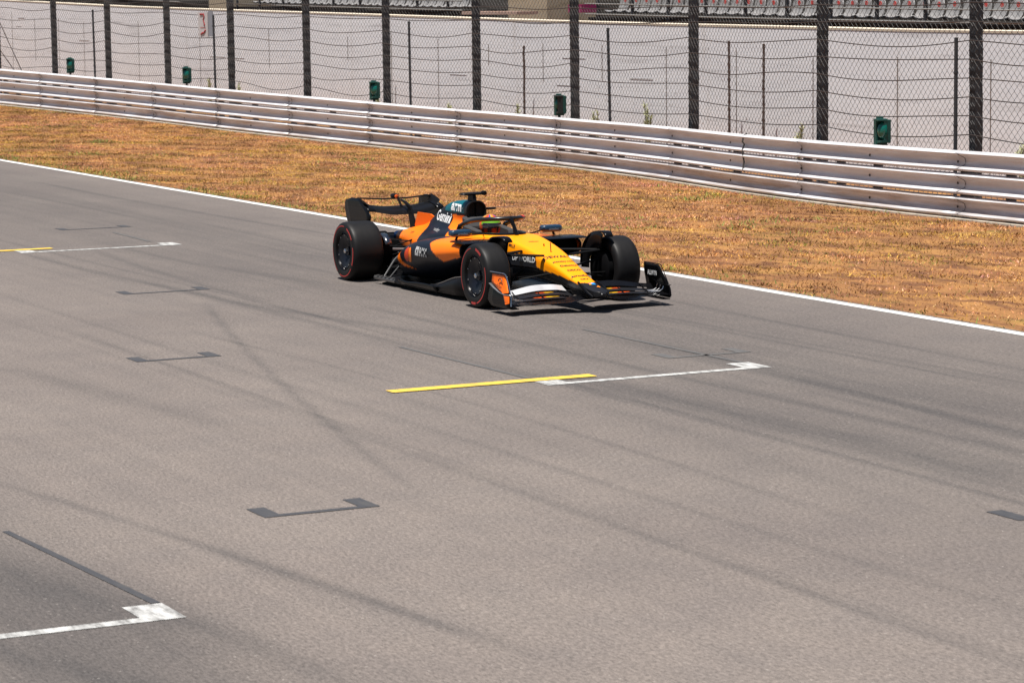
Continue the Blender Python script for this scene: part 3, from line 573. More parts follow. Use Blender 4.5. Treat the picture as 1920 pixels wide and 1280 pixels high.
eb = MB().grid(G); ecov = eb.build('engine_cover', LIV, car, smooth=60, colf=ec_col); ecov.modifiers.new('s', 'SOLIDIFY').thickness = .006; ECV = bvh_of(eb)
# intake ring
b = MB(); r0 = cr(np.linspace(0, 4, 25), np.arange(5), np.array([(0, 1.03), (.062, 1.018), (.112, .97), (.118, .89), (.085, .80)])); loop = [(y, z) for y, z in r0]+[(-y, z) for y, z in r0[::-1][:-1]]
loop = loop[:25]+[(0.03, .785), (-.03, .785)]+loop[25:]
b.tube([(-1.90, y, z) for y, z in loop]+[(-1.90, loop[0][0], loop[0][1])], .013, 8, up=(1, 0, 0), cap=False); b.build('intake_rim', CARB, car)
b = MB().prism(loop, -1.945, -1.935, 'x'); b.build('intake_duct', M('intake_dark', (.002, .002, .002), .9), car, smooth=0)
b = MB().box((-1.915, 0, .90), (.03, .012, .22)); b.build('intake_divider', MATTE, car, smooth=0)
# camera T bar and fin, exhaust
b = MB().prism([(-2.10, 1.02), (-1.93, 1.01), (-1.95, 1.10), (-2.07, 1.10)], -.022, .022); G = []
for y in np.linspace(-.165, .165, 15): s_ = math.sqrt(max(.02, 1-(abs(y)/.17)**6)); G.append([(-2.0+.065*s_*math.cos(t), y, 1.115+.018*s_*math.sin(t)) for t in np.linspace(0, 2*math.pi, 15)[:-1]])
b.grid(G, closed_v=True, cap=True); b.lathe([(0, .0), (.026, .0), (.03, .05), (.022, .07), (0, .07)], (-1.96, .115, 1.125), axis='x', n=12); b.build('camera_bar', CARB, car)
b = MB().tube([(-2.02, .12, .93), (-2.0, .30, .93)], .02, 8, sq=.7); b.build('side_camera', CARB, car)
b = MB().prism([(-3.66, .60), (-3.55, .80), (-3.18, .80), (-3.02, .76), (-3.2, .66)], -.006, .006); b.build('shark_fin', ORG, car, smooth=0)
b = MB().lathe([(.05, 0), (.055, .12), (.048, .12), (.044, .0)], (-4.18, 0, .475), axis='x', n=20); b.build('exhaust_tip', M('heat_blued_metal', (.02, .20, .62), .35, .2), car)
# ---- sidepods
SP = [(-.74, [(.26, .655), (.50, .66), (.68, .65), (.76, .615), (.775, .55), (.74, .49), (.55, .46), (.30, .45)]),
      (-.95, [(.26, .665), (.50, .665), (.69, .65), (.77, .61), (.79, .52), (.72, .42), (.5, .36), (.32, .33)]),
      (-1.3, [(.26, .665), (.50, .66), (.69, .64), (.775, .585), (.79, .47), (.69, .34), (.48, .24), (.34, .18)]),
      (-1.7, [(.26, .65), (.49, .64), (.68, .61), (.765, .54), (.775, .42), (.66, .27), (.49, .16), (.36, .11)]),
      (-2.1, [(.26, .62), (.47, .605), (.655, .57), (.745, .49), (.745, .36), (.65, .22), (.52, .13), (.4, .10)]),
      (-2.5, [(.24, .575), (.43, .55), (.60, .505), (.69, .42), (.69, .30), (.62, .18), (.51, .11), (.4, .09)]),
      (-2.9, [(.2, .51), (.35, .475), (.49, .42), (.575, .34), (.57, .24), (.52, .15), (.45, .10), (.36, .09)]),
      (-3.25, [(.15, .44), (.25, .41), (.35, .36), (.40, .29), (.40, .21), (.37, .15), (.33, .11), (.28, .09)]),
      (-3.5, [(.10, .38), (.16, .35), (.22, .31), (.25, .26), (.25, .2), (.24, .15), (.22, .12), (.2, .1)])]
def sp_col(V):
    x, y, z = V.T; C = np.repeat(cK[None], len(V), 0)
    C[inpoly(x, z, [(-1.68, .72), (-1.64, .60), (-1.24, .41), (-1.14, .42), (-.6, .53), (-.6, .72)])] = cO
    C[inpoly(x, z, [(-3.02, .50), (-2.84, .49), (-2.80, .42), (-2.55, .31), (-2.15, .24), (-2.55, .25), (-2.92, .31), (-3.08, .38)])] = cO
    C[(z < .155)] = cC; return C
SPV = {}
for sgn, nm in ((-1, 'neg'), (1, 'pos')):
    G = loft(SP, 150, 8, 'neg' if sgn < 0 else False); b = MB().grid(G); b.build('sidepod', LIV, car, smooth=60, colf=sp_col); SPV[sgn] = bvh_of(b)
    b = MB(); f0 = G[0]; lp = [tuple(p) for p in f0]; b.add([(p[0]-.10, p[1], p[2]) for p in lp], [tuple(range(len(lp)))]); b.build('sidepod_inlet', MATTE, car, smooth=0)
    b = MB(); b.tube([tuple(p) for p in f0[::4]], .014, 8); b.build('inlet_lip', CARBG, car)
    # horizontal shoulder wing ahead of the inlet and mirror
    b = MB(); b.grid([[(x, sgn*y, z) for x, z in ((-.98, .668), (-.72, .672), (-.60, .668), (-.585, .66), (-.60, .652), (-.72, .654), (-.98, .655))] for y in (.27, .4, .55, .70, .79)], closed_v=True, cap=True); b.build('shoulder_vane', CARBG, car)
    mr = MB(); G = []
    for y in np.linspace(.455, .725, 13): s_ = math.sqrt(max(.25, 1-(abs(y-.59)/.14)**8)); G.append([(-1.13+.06*s_*np.sign(math.cos(t))*abs(math.cos(t))**.6, sgn*y, .737+.042*s_*np.sign(math.sin(t))*abs(math.sin(t))**.45) for t in np.linspace(0, 2*math.pi, 17)[:-1]])
    mr.grid(G, closed_v=True, cap=True); mo = mr.build('mirror', NAVY, car); MB().box((-1.207, sgn*.59, .735), (.006, .2, .05)).build('mirror_glass', SILV, mo, smooth=0)
    b = MB().tube([(-1.10, sgn*.30, .69), (-1.0, sgn*.36, .725), (-1.08, sgn*.48, .74)], .009, 6).tube([(-1.14, sgn*.62, .70), (-1.14, sgn*.64, .655)], .008, 6, sq=2); b.build('mirror_stalk', CARBG, mo)
# ---- floor
FP = [(-.42, .28), (-.50, .52), (-.70, .70), (-1.0, .76), (-1.5, .79), (-2.4, .79), (-2.95, .78), (-3.12, .70), (-3.22, .56), (-3.6, .55)]
b = MB(); out = FP+[(x, -y) for x, y in FP[::-1]]; b.prism(out, .045, .060, 'z'); b.build('floor', CARB, car, smooth=0)
for sgn in (-1, 1):
    b = MB(); ex = [-1.35, -1.6, -1.9, -2.3, -2.7, -2.95]; G = [[(x, sgn*.79, .050), (x, sgn*(.81), .062), (x, sgn*.83, .075+.03*abs(math.sin(3*x))), (x, sgn*.835, .11+.02*abs(math.sin(3*x)))] for x in np.linspace(-1.3, -2.35, 14)]
    b.grid(G); b.build('floor_edge_wing', CARBG, car).modifiers.new('s', 'SOLIDIFY').thickness = .006
    b = MB()
    b.grid([[(x, sgn*.81, .055), (x, sgn*.815, .08), (x, sgn*.80, .10)] for x in np.linspace(-2.5, -3.1, 8)])
    for i in range(5): b.box((-2.55-.11*i, sgn*.80, .105), (.055, .03, .012))
    b.build('floor_slot_edge', SILV if False else M('worn_titanium_edge', (.22, .22, .22), .35, .8), car, smooth=0).modifiers.new('s', 'SOLIDIFY').thickness = .004
    # front floor fence, flowing up towards the front
    b = MB(); G = []
    for x in np.linspace(-.42, -1.55, 20):
        f = (x+1.55)/1.13; h = .07+.15*smoothstep(0, .75, f); G.append([(x, sgn*(.80-.12*smoothstep(.6, 1, f)), .055), (x, sgn*(.805-.12*smoothstep(.6, 1, f)), .055+float(h)*.6), (x, sgn*(.775-.12*smoothstep(.6, 1, f)), .055+float(h))])
    b.grid(G); ff_ = b.build('floor_fence', CARB, car); ff_.modifiers.new('s', 'SOLIDIFY').thickness = .008; MB().tube([g_[2] for g_ in G], .005, 5).build('edge_trim', SILV, ff_)
    b = MB().tube([(x, sgn*(.70+.04*math.sin(3*x)), .065+.10*float(smoothstep(-1.5, -.7, x))) for x in np.linspace(-.62, -1.75, 12)], .005, 5); b.build('floor_strake', M('grey_metal', (.2, .2, .2), .4, .7), car)
    b = MB(); G = [[(x, sgn*(.60+.04*k), .06), (x, sgn*(.61+.04*k), .16+.06*k)] for x in np.linspace(-.5, -.95, 6) for k in (0,)]; b.grid(G); b.build('floor_fence', CARB, car, smooth=0).modifiers.new('s', 'SOLIDIFY').thickness = .006
    b = MB().tube([(-2.98, sgn*.74, .07), (-3.18, sgn*.50, .26), (-3.24, sgn*.42, .30)], .010, 6).tube([(-2.82, sgn*.74, .075), (-3.0, sgn*.52, .2)], .006, 6); b.build('floor_stay', M('grey_metal', (.2, .2, .2), .4, .7), car)
    b = MB().grid([[(-3.2, sgn*y, .055), (-3.6, sgn*y, .09), (-3.95, sgn*y, .20), (-4.2, sgn*y, .32)] for y in (.05, .28, .52)]).grid([[(x, sgn*.53, .05), (x, sgn*.53, .15+.2*(-(x+3.2)))] for x in np.linspace(-3.2, -4.2, 6)]); b.build('diffuser', MATTE, car, smooth=0).modifiers.new('s', 'SOLIDIFY').thickness = .008
    # inner dark mass between sidepod tail and wheel: brake drum and duct
    b = MB().lathe([(0, -.04), (.20, -.04), (.225, .0), (.225, .10), (.0, .10)], (-3.6, sgn*.53, .36), n=28); b.build('rear_brake_duct', MATTE, car)
    b = MB().lathe([(0, -.03), (.17, -.02), (.20, .0), (.20, .06), (.0, .06)], (0, sgn*.64, .36), n=28); b.build('front_brake_duct', MATTE, car)
# gearbox
b = MB().grid(loft([(-3.3, [(0, .50), (.1, .49), (.15, .42), (.15, .3), (.12, .2), (0, .15)]), (-4.1, [(0, .46), (.06, .45), (.08, .40), (.08, .33), (.06, .28), (0, .26)]), (-4.5, [(0, .40), (.04, .39), (.05, .36), (.05, .33), (.04, .31), (0, .3)])], 12, 3, 'full'), cap=True); b.build('gearbox', MATTE, car)
MB().box((-4.53, 0, .35), (.03, .08, .10)).build('rain_light', M('dull_red_lens', (.2, .01, .01), .3), car, smooth=0)
# ---- suspension
def arm(name, a, c, r=.019, sq=.42, mat=MATTE): b = MB().tube([a, tuple((np.array(a)*.5+np.array(c)*.5)), c], [r*.9, r, r*.9], 10, sq=sq); return b.build(name, mat, car)
for s in (-1, 1):
    for a, c in (((.16, s*.17, .555), (.03, s*.63, .575)), ((-.30, s*.225, .575), (.0, s*.63, .575)), ((.28, s*.13, .37), (.04, s*.63, .27)), ((-.32, s*.2, .35), (-.01, s*.63, .27)), ((.07, s*.17, .40), (.02, s*.62, .47))): arm('wishbone', a, c, .034 if a[2] > .5 else .026)
    arm('track_rod', (.12, s*.17, .33), (.13, s*.62, .33), .014)
    for a, c in (((-3.35, s*.16, .46), (-3.58, s*.55, .50)), ((-3.8, s*.1, .45), (-3.62, s*.55, .50)), ((-3.1, s*.22, .30), (-3.57, s*.55, .24)), ((-3.85, s*.1, .28), (-3.63, s*.55, .24)), ((-3.3, s*.15, .50), (-3.6, s*.53, .33)), ((-3.05, s*.25, .42), (-3.56, s*.56, .41))): arm('rear_wishbone', a, c, .016, .5)
    b = MB().tube([(-3.6, s*.12, .33), (-3.6, s*.56, .36)], .028, 10); b.build('driveshaft', M('grey_metal', (.2, .2, .2), .4, .7), car)
    # dark shroud beside the rear tyre top
    b = MB(); b.grid([[(-3.45+.22*math.cos(t), s*y, .40+.17*math.sin(t)) for t in np.linspace(.3, 2.6, 10)] for y in (.50, .585)]); b.build('rear_winglet', DKB, car).modifiers.new('s', 'SOLIDIFY').thickness = .01
    # over-wheel winglet at the front
    G = []
    for y in (.585, .62, .655, .69):
        G.append([( .395*math.cos(t)*1.0+(.0), s*(y-.012*math.sin(3*t)), .36+(.425+.03*math.exp(-((t-1.15)/.25)**2))*math.sin(t)) for t in np.linspace(math.radians(58), math.radians(178), 24)])
    b = MB().grid(G); wl_ = b.build('wheel_winglet', CARBG, car); wl_.modifiers.new('s', 'SOLIDIFY').thickness = .016
    b = MB().grid([[(r*math.cos(t)*.93, s*(.60+.0*r), .36+r*math.sin(t)*1.03) for t in np.linspace(math.radians(70), math.radians(182), 20)] for r in (.22, .30, .36, .41)]); b.build('fairing', CARB, wl_).modifiers.new('s', 'SOLIDIFY').thickness = .01
# ---- wheels
TYRE = M('slick_tyre_rubber', (.0095, .009, .0092), .5, var=.35, vs=12, spec=.2); SIDE = M('tyre_sidewall', (.009, .009, .010), .45, var=.2, spec=.2); RED = M('red_tyre_marking', (.42, .035, .03), .55, var=.1)
def wheel(name, x, sgn, width, outer):
    e = empty(name, (x, sgn*(outer-width/2), .36)); e.parent = car; e['label'] = name.replace('_', ' ')
    w2 = width/2; A = []
    prof = [(.232, -w2+.012), (.250, -w2+.002), (.275, -w2), (.31, -w2+.001), (.333, -w2+.008), (.347, -w2+.022), (.355, -w2+.04), (.359, -w2+.07), (.3605, -w2*.4), (.3605, w2*.4), (.359, w2-.07), (.355, w2-.04), (.347, w2-.022), (.333, w2-.008), (.31, w2-.001), (.275, w2), (.250, w2-.002), (.232, w2-.012)]
    b = MB().lathe(prof, (0, 0, 0), n=72); b.build('tyre', TYRE, e, smooth=50)
    o = sgn*w2; f = lambda d: o-sgn*d
    # rim, cover and nut (built on the outer side)
    b = MB().lathe([(.236, f(.010)), (.229, f(.004)), (.222, f(.012)), (.215, f(.03)), (.212, f(.035))], (0, 0, 0), n=60); b.build('rim', CARBG, e)
    b = MB().lathe([(.214, f(.036)), (.205, f(.030)), (.17, f(.040)), (.12, f(.052)), (.09, f(.075)), (.055, f(.085)), (.05, f(.06)), (.0, f(.058))], (0, 0, 0), n=60)
    wc = b.build('wheel_cover', M('dark_wheel_cover', (.006, .007, .012), .35, coat=.0, var=.2, spec=.3), e)
    b = MB().lathe([(.034, f(.06)), (.032, f(.025)), (.02, f(.018)), (0, f(.018))], (0, 0, 0), n=6); b.build('wheel_nut', SILV, wc, smooth=0)
    b = MB()
    for k in range(10): t = k*2*math.pi/10+.3; b.lathe([(.009, f(.03)), (.007, f(.022)), (0, f(.021))], (.196*math.cos(t), 0, .196*math.sin(t)), n=8)
    b.build('cover_bolts', SILV, wc)
    for a0, a1, r0, r1 in ((100, 215, .302, .312), (52, 78, .292, .322), (-75, 22, .300, .314), (-100, -80, .292, .318)) if x == 0 else ((80, 165, .302, .314), (30, 66, .296, .320), (-30, 12, .298, .318), (-110, -40, .302, .314), (175, 235, .302, .310)):
        b = MB(); tt = np.radians(np.linspace(a0, a1, 24)); b.grid([[(r*math.cos(t), o+sgn*d, r*math.sin(t)) for r, d in ((r0, .0012), ((r0+r1)/2, .0022), (r1, .0012))] for t in tt]); b.build('red_band', RED, e)
    return e
for s in (-1, 1):
    wheel('front_wheel', 0, s, .305, .975); wheel('rear_wheel', -3.6, s, .405, 1.0)
# ---- front wing
def foil(le, te, th, camber, n=11):
    le = np.array(le); te = np.array(te); L_ = te-le; up = np.array([-L_[1], L_[0]]); up = up if up[1] > 0 else -up; P = []
    for t in np.linspace(0, 1, n): P.append((t, th*2.6*(math.sqrt(t)*.55-.35*t-.2*t*t)-camber*4*t*(1-t)))
    for t in np.linspace(1, 0, n)[1:-1]: P.append((t, -th*1.2*(math.sqrt(t)*.5-.5*t)-camber*4*t*(1-t)))
    return [tuple(le+L_*t+up*h) for t, h in P]
def fw_main(y):
    a = abs(y); xl = np.interp(a, [0, .12, .35, .6, .98], [1.12, 1.10, 1.01, .95, .93]); zl = np.interp(a, [0, .17, .30, .5, .98], [.150, .145, .118, .112, .125]); return (xl, zl), (xl-.24+.05*a, zl+.025)
b = MB(); G = [[(p[0], y, p[1]) for p in foil(*fw_main(y), .05, .03)] for y in np.linspace(-.985, .985, 61)]; b.grid(G, closed_v=True, cap=True); fwm = b.build('front_wing_main_plane', CARBG, car)
cR = np.array([.75, .10, .015]); cYl = np.array([.90, .48, .02])
FL = [(.80, .150, .66, .168, (.80, .133, .68, .145)), (.70, .180, .57, .214, (.74, .145, .62, .168)), (.61, .226, .50, .276, (.63, .178, .53, .220))]
def flap_col(k):
    def f(V):
        x, y, z = V.T; C = np.repeat(cC[None]*1.1, len(V), 0); a = np.abs(y)
        if k < 2:
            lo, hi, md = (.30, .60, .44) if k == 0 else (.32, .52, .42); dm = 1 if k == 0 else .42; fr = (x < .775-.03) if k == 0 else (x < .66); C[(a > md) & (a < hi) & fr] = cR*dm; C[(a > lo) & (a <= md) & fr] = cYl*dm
        return C
    return f
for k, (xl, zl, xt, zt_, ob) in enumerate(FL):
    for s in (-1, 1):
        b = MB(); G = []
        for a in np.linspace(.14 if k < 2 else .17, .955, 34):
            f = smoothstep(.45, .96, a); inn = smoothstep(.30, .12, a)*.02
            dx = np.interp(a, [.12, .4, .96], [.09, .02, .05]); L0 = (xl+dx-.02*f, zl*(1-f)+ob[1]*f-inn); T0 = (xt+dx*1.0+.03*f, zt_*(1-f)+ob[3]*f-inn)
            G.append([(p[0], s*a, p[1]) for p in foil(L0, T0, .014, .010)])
        b.grid(G, closed_v=True, cap=True); b.build('front_wing_flap', LIV if k < 2 else CARBG if s > 0 else M('flap_painted_glare', (.62, .62, .63), .42, .5, coat=.6, var=.1, vs=9), car, colf=flap_col(k) if k < 2 else None)  # right top flap is coloured silver to imitate sun glare, left stays dark
for s in (-1, 1):
    # endplate: curved panel, outward leaning at the foot
    def ep_y(z): return s*(.955+.045*smoothstep(.42, .14, z))
    def panel(poly, off=0, th=.008, name='p', mat=CARBG, parent=car, nn=14):
        zs = [p[1] for p in poly]; b = MB(); z0, z1 = min(zs), max(zs); G = []
        for z in np.linspace(z0, z1, nn):
            X = []
            for i in range(len(poly)):
                (xa, za), (xb, zb) = poly[i], poly[(i+1) % len(poly)]
                if za != zb and min(za, zb) <= z+1e-9 and z-1e-9 <= max(za, zb): X.append(xa+(xb-xa)*(z-za)/(zb-za))
            if not X: X = [poly[0][0]]*2
            G.append([(x, ep_y(z)+s*off, z) for x in np.linspace(min(X), max(X), 6)])
        b.grid(G); o = b.build(name, mat, parent); md = o.modifiers.new('s', 'SOLIDIFY'); md.thickness = th; md.offset = 0; return o
    ep = panel([(.44, .445), (.76, .445), (.80, .43), (.955, .20), (.97, .10), (.94, .085), (.50, .085), (.42, .14)], name='front_wing_endplate')
    panel([(.455, .425), (.745, .425), (.77, .415), (.91, .245), (.78, .235), (.62, .28), (.46, .335)], off=.008, th=.004, name='orange_panel', mat=ORG, parent=ep)
    panel([(.79, .222), (.935, .222), (.955, .13), (.85, .125)], off=.008, th=.004, name='orange_panel', mat=ORG, parent=ep, nn=8)
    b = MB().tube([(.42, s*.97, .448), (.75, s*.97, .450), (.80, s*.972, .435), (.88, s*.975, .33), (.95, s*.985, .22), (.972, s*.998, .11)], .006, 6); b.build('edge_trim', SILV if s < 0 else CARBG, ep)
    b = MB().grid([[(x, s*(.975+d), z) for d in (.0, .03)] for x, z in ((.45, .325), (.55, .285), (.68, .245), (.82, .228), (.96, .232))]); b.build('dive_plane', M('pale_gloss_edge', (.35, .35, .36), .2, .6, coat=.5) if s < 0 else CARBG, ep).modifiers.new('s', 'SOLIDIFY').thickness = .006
    b = MB().grid([[(x, s*y, .083) for x in (.50, .75, .97)] for y in (.90, .985)]); b.build('footplate', CARBG, ep, smooth=0).modifiers.new('s', 'SOLIDIFY').thickness = .010
    for a in (.24, .50, .80):   # slot gap brackets
        b = MB().tube([(.80, s*a, .150), (.72, s*a, .175), (.66, s*a, .195), (.60, s*a, .225)], .005, 6, sq=1.6); b.build('flap_bracket', CARBG, car)
    # small inner canards on the endplate inner face
    b = MB()
    for k in range(3): b.tube([(.72+.07*k, s*.80, .155), (.74+.07*k, s*.90, .160), (.75+.07*k, s*.935, .185), (.75+.07*k, s*.945, .235-.01*k)], .0055, 5)
    b.build('turning_vane', SILV, ep)
    # nose to wing pylon
    b = MB().prism([(1.13, .16), (.72, .17), (.62, .30), (.80, .31), (1.0, .24)], s*.095-.012, s*.095+.012); b.build('wing_pylon', CARBG, car, smooth=0)
    b = MB().tube([(.86, s*.115, .315), (.98, s*.125, .275), (1.10, s*.12, .215), (1.17, s*.10, .18)], [.012, .018, .018, .010], 8); b.build('nose_strake', CARBG, car)
# pitot and antenna
b = MB().tube([(.0, .0, .57), (-.01, 0, .68)], .006, 6); b.build('pitot_tube', M('dark_red_tube', (.10, .02, .01), .5), car)
b = MB().tube([(-.22, .03, .61), (-.23, .03, .65)], .008, 6); b.build('antenna', MATTE, car)
# ---- halo
hp = [(-1.70, -.30, .775), (-1.55, -.315, .815), (-1.34, -.305, .855), (-1.16, -.24, .878), (-1.05, -.13, .886), (-1.01, 0, .888)]
hp = hp+[(x, -y, z) for x, y, z in hp[::-1][1:]]; hq = cr(np.linspace(0, 10, 61), np.arange(11), np.array(hp)); b = MB().tube(hq, .031, 12, sq=.8)
halo = b.build('halo', M('halo_paint', (.010, .011, .013), .3, coat=.25, var=.1, spec=.3), car)
b = MB().tube([(-1.02, 0, .885), (-.965, 0, .855), (-.905, 0, .79), (-.845, 0, .70)], [.030, .024, .021, .025], 10, sq=1.2); b.build('halo_pillar', CARBG, halo)
for s in (-1, 1): MB().tube([(-1.72, s*.30, .77), (-1.80, s*.29, .70)], .03, 10).build('halo_mount', CARBG, halo)
def hseg(u0, u1, nm, mat, dz=.0): q = cr(np.linspace(u0, u1, 16), np.arange(11), np.array(hp)); MB().tube(q+[0, 0, .006+dz], .030, 12, sq=.8).build(nm, mat, halo)
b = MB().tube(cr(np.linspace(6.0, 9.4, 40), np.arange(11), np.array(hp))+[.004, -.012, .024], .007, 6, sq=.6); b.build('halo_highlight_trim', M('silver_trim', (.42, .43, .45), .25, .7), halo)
hseg(7.6, 8.3, 'halo_decal', M('red_decal', (.62, .05, .03), .4)); hseg(8.3, 8.8, 'halo_decal', M('yellow_decal', (.80, .42, .02), .4)); hseg(7.2, 7.6, 'halo_decal', M('blue_decal', (.02, .06, .25), .4))
hseg(6.4, 6.9, 'halo_decal', M('red_decal', (.6, .05, .03), .4))
# ---- rear wing
def rw(name, le0, te0, le1, te1, th, cam_, mat=CARBG, ymax=.50, wav=0):
    b = MB(); G = []
    for y in np.linspace(-ymax, ymax, 61):
        f = smoothstep(.15, .48, abs(y)); le = np.array(le0)*(1-f)+np.array(le1)*f; te = np.array(te0)*(1-f)+np.array(te1)*f; rl = smoothstep(.40, .505, abs(y)) if name == 'rear_wing_main_plane' else 0; G.append([(p[0]-.06*rl, y*(1+.02*rl), p[1]+.10*rl**2) for p in foil(le, te, th*(1-.5*rl), cam_)])
    return b.grid(G, closed_v=True, cap=True).build(name, mat, car)
rw('rear_wing_main_plane', (-3.86, .752), (-4.16, .842), (-3.93, .800), (-4.20, .872), .28, .03, CARB)
rw('rear_wing_flap', (-4.20, .925), (-4.36, .915), (-4.22, .945), (-4.38, .93), .20, .002, MATTE)
rw('beam_wing', (-4.05, .42), (-4.28, .50), (-4.05, .42), (-4.28, .50), .02, .02, CARB, .42)
for s in (-1, 1):
    pts = [(-4.62, .945), (-4.22, .955), (-4.12, .91), (-3.98, .845), (-3.87, .79), (-3.83, .74), (-3.88, .64), (-3.95, .50), (-4.05, .40), (-4.35, .40), (-4.48, .52), (-4.57, .66), (-4.63, .80)]
    b = MB(); n = 14; zs_ = np.linspace(.40, .95, n); G = []
    for z in zs_:
        X = []
        for i in range(len(pts)):
            (xa, za), (xb, zb) = pts[i], pts[(i+1) % len(pts)]
            if za != zb and min(za, zb) <= z <= max(za, zb): X.append(xa+(xb-xa)*(z-za)/(zb-za))
        yy = .52-.10*smoothstep(.68, .42, z)-.01*smoothstep(.85, .95, z); G.append([(x, s*float(yy), z) for x in np.linspace(min(X), max(X), 7)])
    b.grid(G); o = b.build('rear_wing_endplate', CARBG, car); md = o.modifiers.new('s', 'SOLIDIFY'); md.thickness = .012
    b = MB().grid([[(x, s*y, z+.02*math.sin(3*y)) for x, z in ((-3.87, .79), (-3.98, .835), (-4.12, .86), (-4.2, .865))] for y in (.42, .46, .50, .52)]); b.build('tip_fairing', CARBG, o).modifiers.new('s', 'SOLIDIFY').thickness = .01
b = MB().prism([(-3.74, .52), (-3.60, .52), (-3.66, .70), (-3.76, .86), (-3.92, .91), (-4.05, .93), (-4.05, .91), (-3.94, .885), (-3.84, .84), (-3.80, .70)], -.012, .012); b.build('wing_pillar', CARB, car, smooth=0)
b = MB().lathe([(0, 0), (.028, .0), (.034, .03), (.034, .12), (.02, .16), (0, .16)], (-4.32, 0, .955), axis='x', n=14).prism([(-4.02, .80), (-3.98, .80), (-4.16, .97), (-4.2, .96)], -.008, .008); dr = b.build('flap_actuator', CARB, car)
MB().lathe([(0, 0), (.026, .0), (.024, .015), (0, .018)], (-4.165, -.012, .955), axis='x', n=12).build('orange_lamp', M('orange_lens', (.85, .12, .01), .3), dr)
# ---- lettering
def text_mesh(txt, size, spacing=1.0, bold=.0):
    cu = bpy.data.curves.new('lettering', 'FONT'); cu.body = txt; cu.size = size; cu.align_x = 'CENTER'; cu.align_y = 'CENTER'; cu.offset = bold; cu.space_character = spacing; cu.resolution_u = 3
    o = bpy.data.objects.new('lettering', cu); COL.objects.link(o); bpy.context.view_layer.update(); me = bpy.data.meshes.new_from_object(o.evaluated_get(bpy.context.evaluated_depsgraph_get()))
    V = np.array([v.co[:] for v in me.vertices]); Fs = [tuple(p.vertices) for p in me.polygons]; bpy.data.objects.remove(o); return V, Fs
def lay(V, Fs, c, u, v, bvh, mat, name, d=.004, parent=car, maxd=1.0):
    c, u, v = Vector(c), Vector(u), Vector(v); n = u.cross(v).normalized(); P = []
    for q in V:
        p = c+u*q[0]+v*q[1]
        if bvh is not None:
            h = bvh.ray_cast(p+n*.5, -n, 2.2)
            if h[0] is not None: p = h[0]+n*d
            else: p = p+n*d
        P.append(tuple(p))
    return MB().add(P, Fs).build(name, mat, parent, smooth=0, recalc=False)
def letter(txt, size, c, u, v, bvh, mat, sx=1.0, sp_=1.0, bold=0., d=.005, parent=car):
    V, Fs = text_mesh(txt, size, sp_, bold); V[:, 0] *= sx; return lay(V, Fs, c, u, v, bvh, mat, 'lettering', d, parent)
XA, YA, ZA = (1, 0, 0), (0, 1, 0), (0, 0, 1)
ex = Vector((1, 0, -.02))
letter('Gemini', .175, (-2.615, -1, .805), (1, 0, -.03), (0, 0, 1), ECV, WHT, 1.0, 1.0, .004, .006); letter('Gemini', .175, (-2.615, 1, .805), (-1, 0, .03), (0, 0, 1), ECV, WHT, 1.0, 1.0, .004, .006)
for s in (-1, 1): letter('arm', .165, (-2.24, s, .955), (-s, 0, 0), (0, 0, 1), ECV, WHT, 1.35, .95, .006, .004)
letter('xx', .05, (-2.03, -1, .95), XA, ZA, ECV, WHT, 1.0, 1, 0, .005)
def rects(L_, c, u, v, bvh, mat, name, d=.006):
    V = []; Fq = []
    for (x, y, w_, h_) in L_: k = len(V); V += [(x, y), (x+w_*.98, y), (x+w_*.98, y+h_*.98), (x, y+h_*.98)]; Fq.append((k, k+1, k+2, k+3))
    return lay(np.array(V), Fq, c, u, v, bvh, mat, name, d)
letter('smartsheet', .05, (-2.62, -1, .655), (1, 0, -.02), ZA, ECV, M('grey_decal', (.40, .40, .40), .5, var=.03), 1.0, 1.1, 0, .004); letter('TUMI', .04, (-3.45, -1, .56), (1, 0, .12), ZA, ECV, BLD, 1, 1.1, 0, .004)
q = .028; okx = []
for i, row in enumerate(('###', '# #', '###')):
    for j_, ch in enumerate(row):
        if ch == '#': okx.append((j_*q*1.3, (2-i)*q*1.25, q*1.3, q*1.25))
for xo, rows in ((.135, ('# #', '## ', '# #')), (.255, ('# #', ' # ', '# #'))):
    for i, row in enumerate(rows):
        for j_, ch in enumerate(row):
            if ch == '#': okx.append((xo+j_*q*1.2, (2-i)*q*1.25, q*1.1, q*1.15))
for s in (-1, 1):
    rects([(x*-s if False else x, y, a, h_) for x, y, a, h_ in okx], (-1.97 if s < 0 else -1.61, s, .428), (-s, 0, 0), ZA, SPV[s], M('grey_decal', (.40, .40, .40), .5, var=.03), 'lettering', .012)
    for dx, mt in ((-.045, M('mark_red', (.50, .045, .008), .4)), (.045, M('mark_amber', (.78, .17, .006), .4))):
        V = [(dx, 0, 0)]; Fq = []
        for ir in range(1, 6):
            for it in range(32): t = it*math.pi/16; V.append((.082*ir/5*math.cos(t)+dx, .088*ir/5*math.sin(t), 0))
        for it in range(32):
            Fq.append((0, 1+it, 1+(it+1) % 32))
            for ir in range(4): a_ = 1+32*ir; Fq.append((a_+it, a_+32+it, a_+32+(it+1) % 32, a_+(it+1) % 32))
        lay(np.array(V), Fq, (-2.25, s, .412), (-s, 0, 0), ZA, SPV[s], mt, 'round_mark', .005+(.003 if dx < 0 else 0))
    letter('DP WORLD', .082, (-.235, s, .49), (-s, 0, 0), ZA, TUBV, WHT, 1.1, 1, .002); letter('RICHARD MILLE', .048, (-.62, s, .635), (-s, 0, .10*s), (0, 0, 1), TUBV, BLD, 1., 1.1, .001)
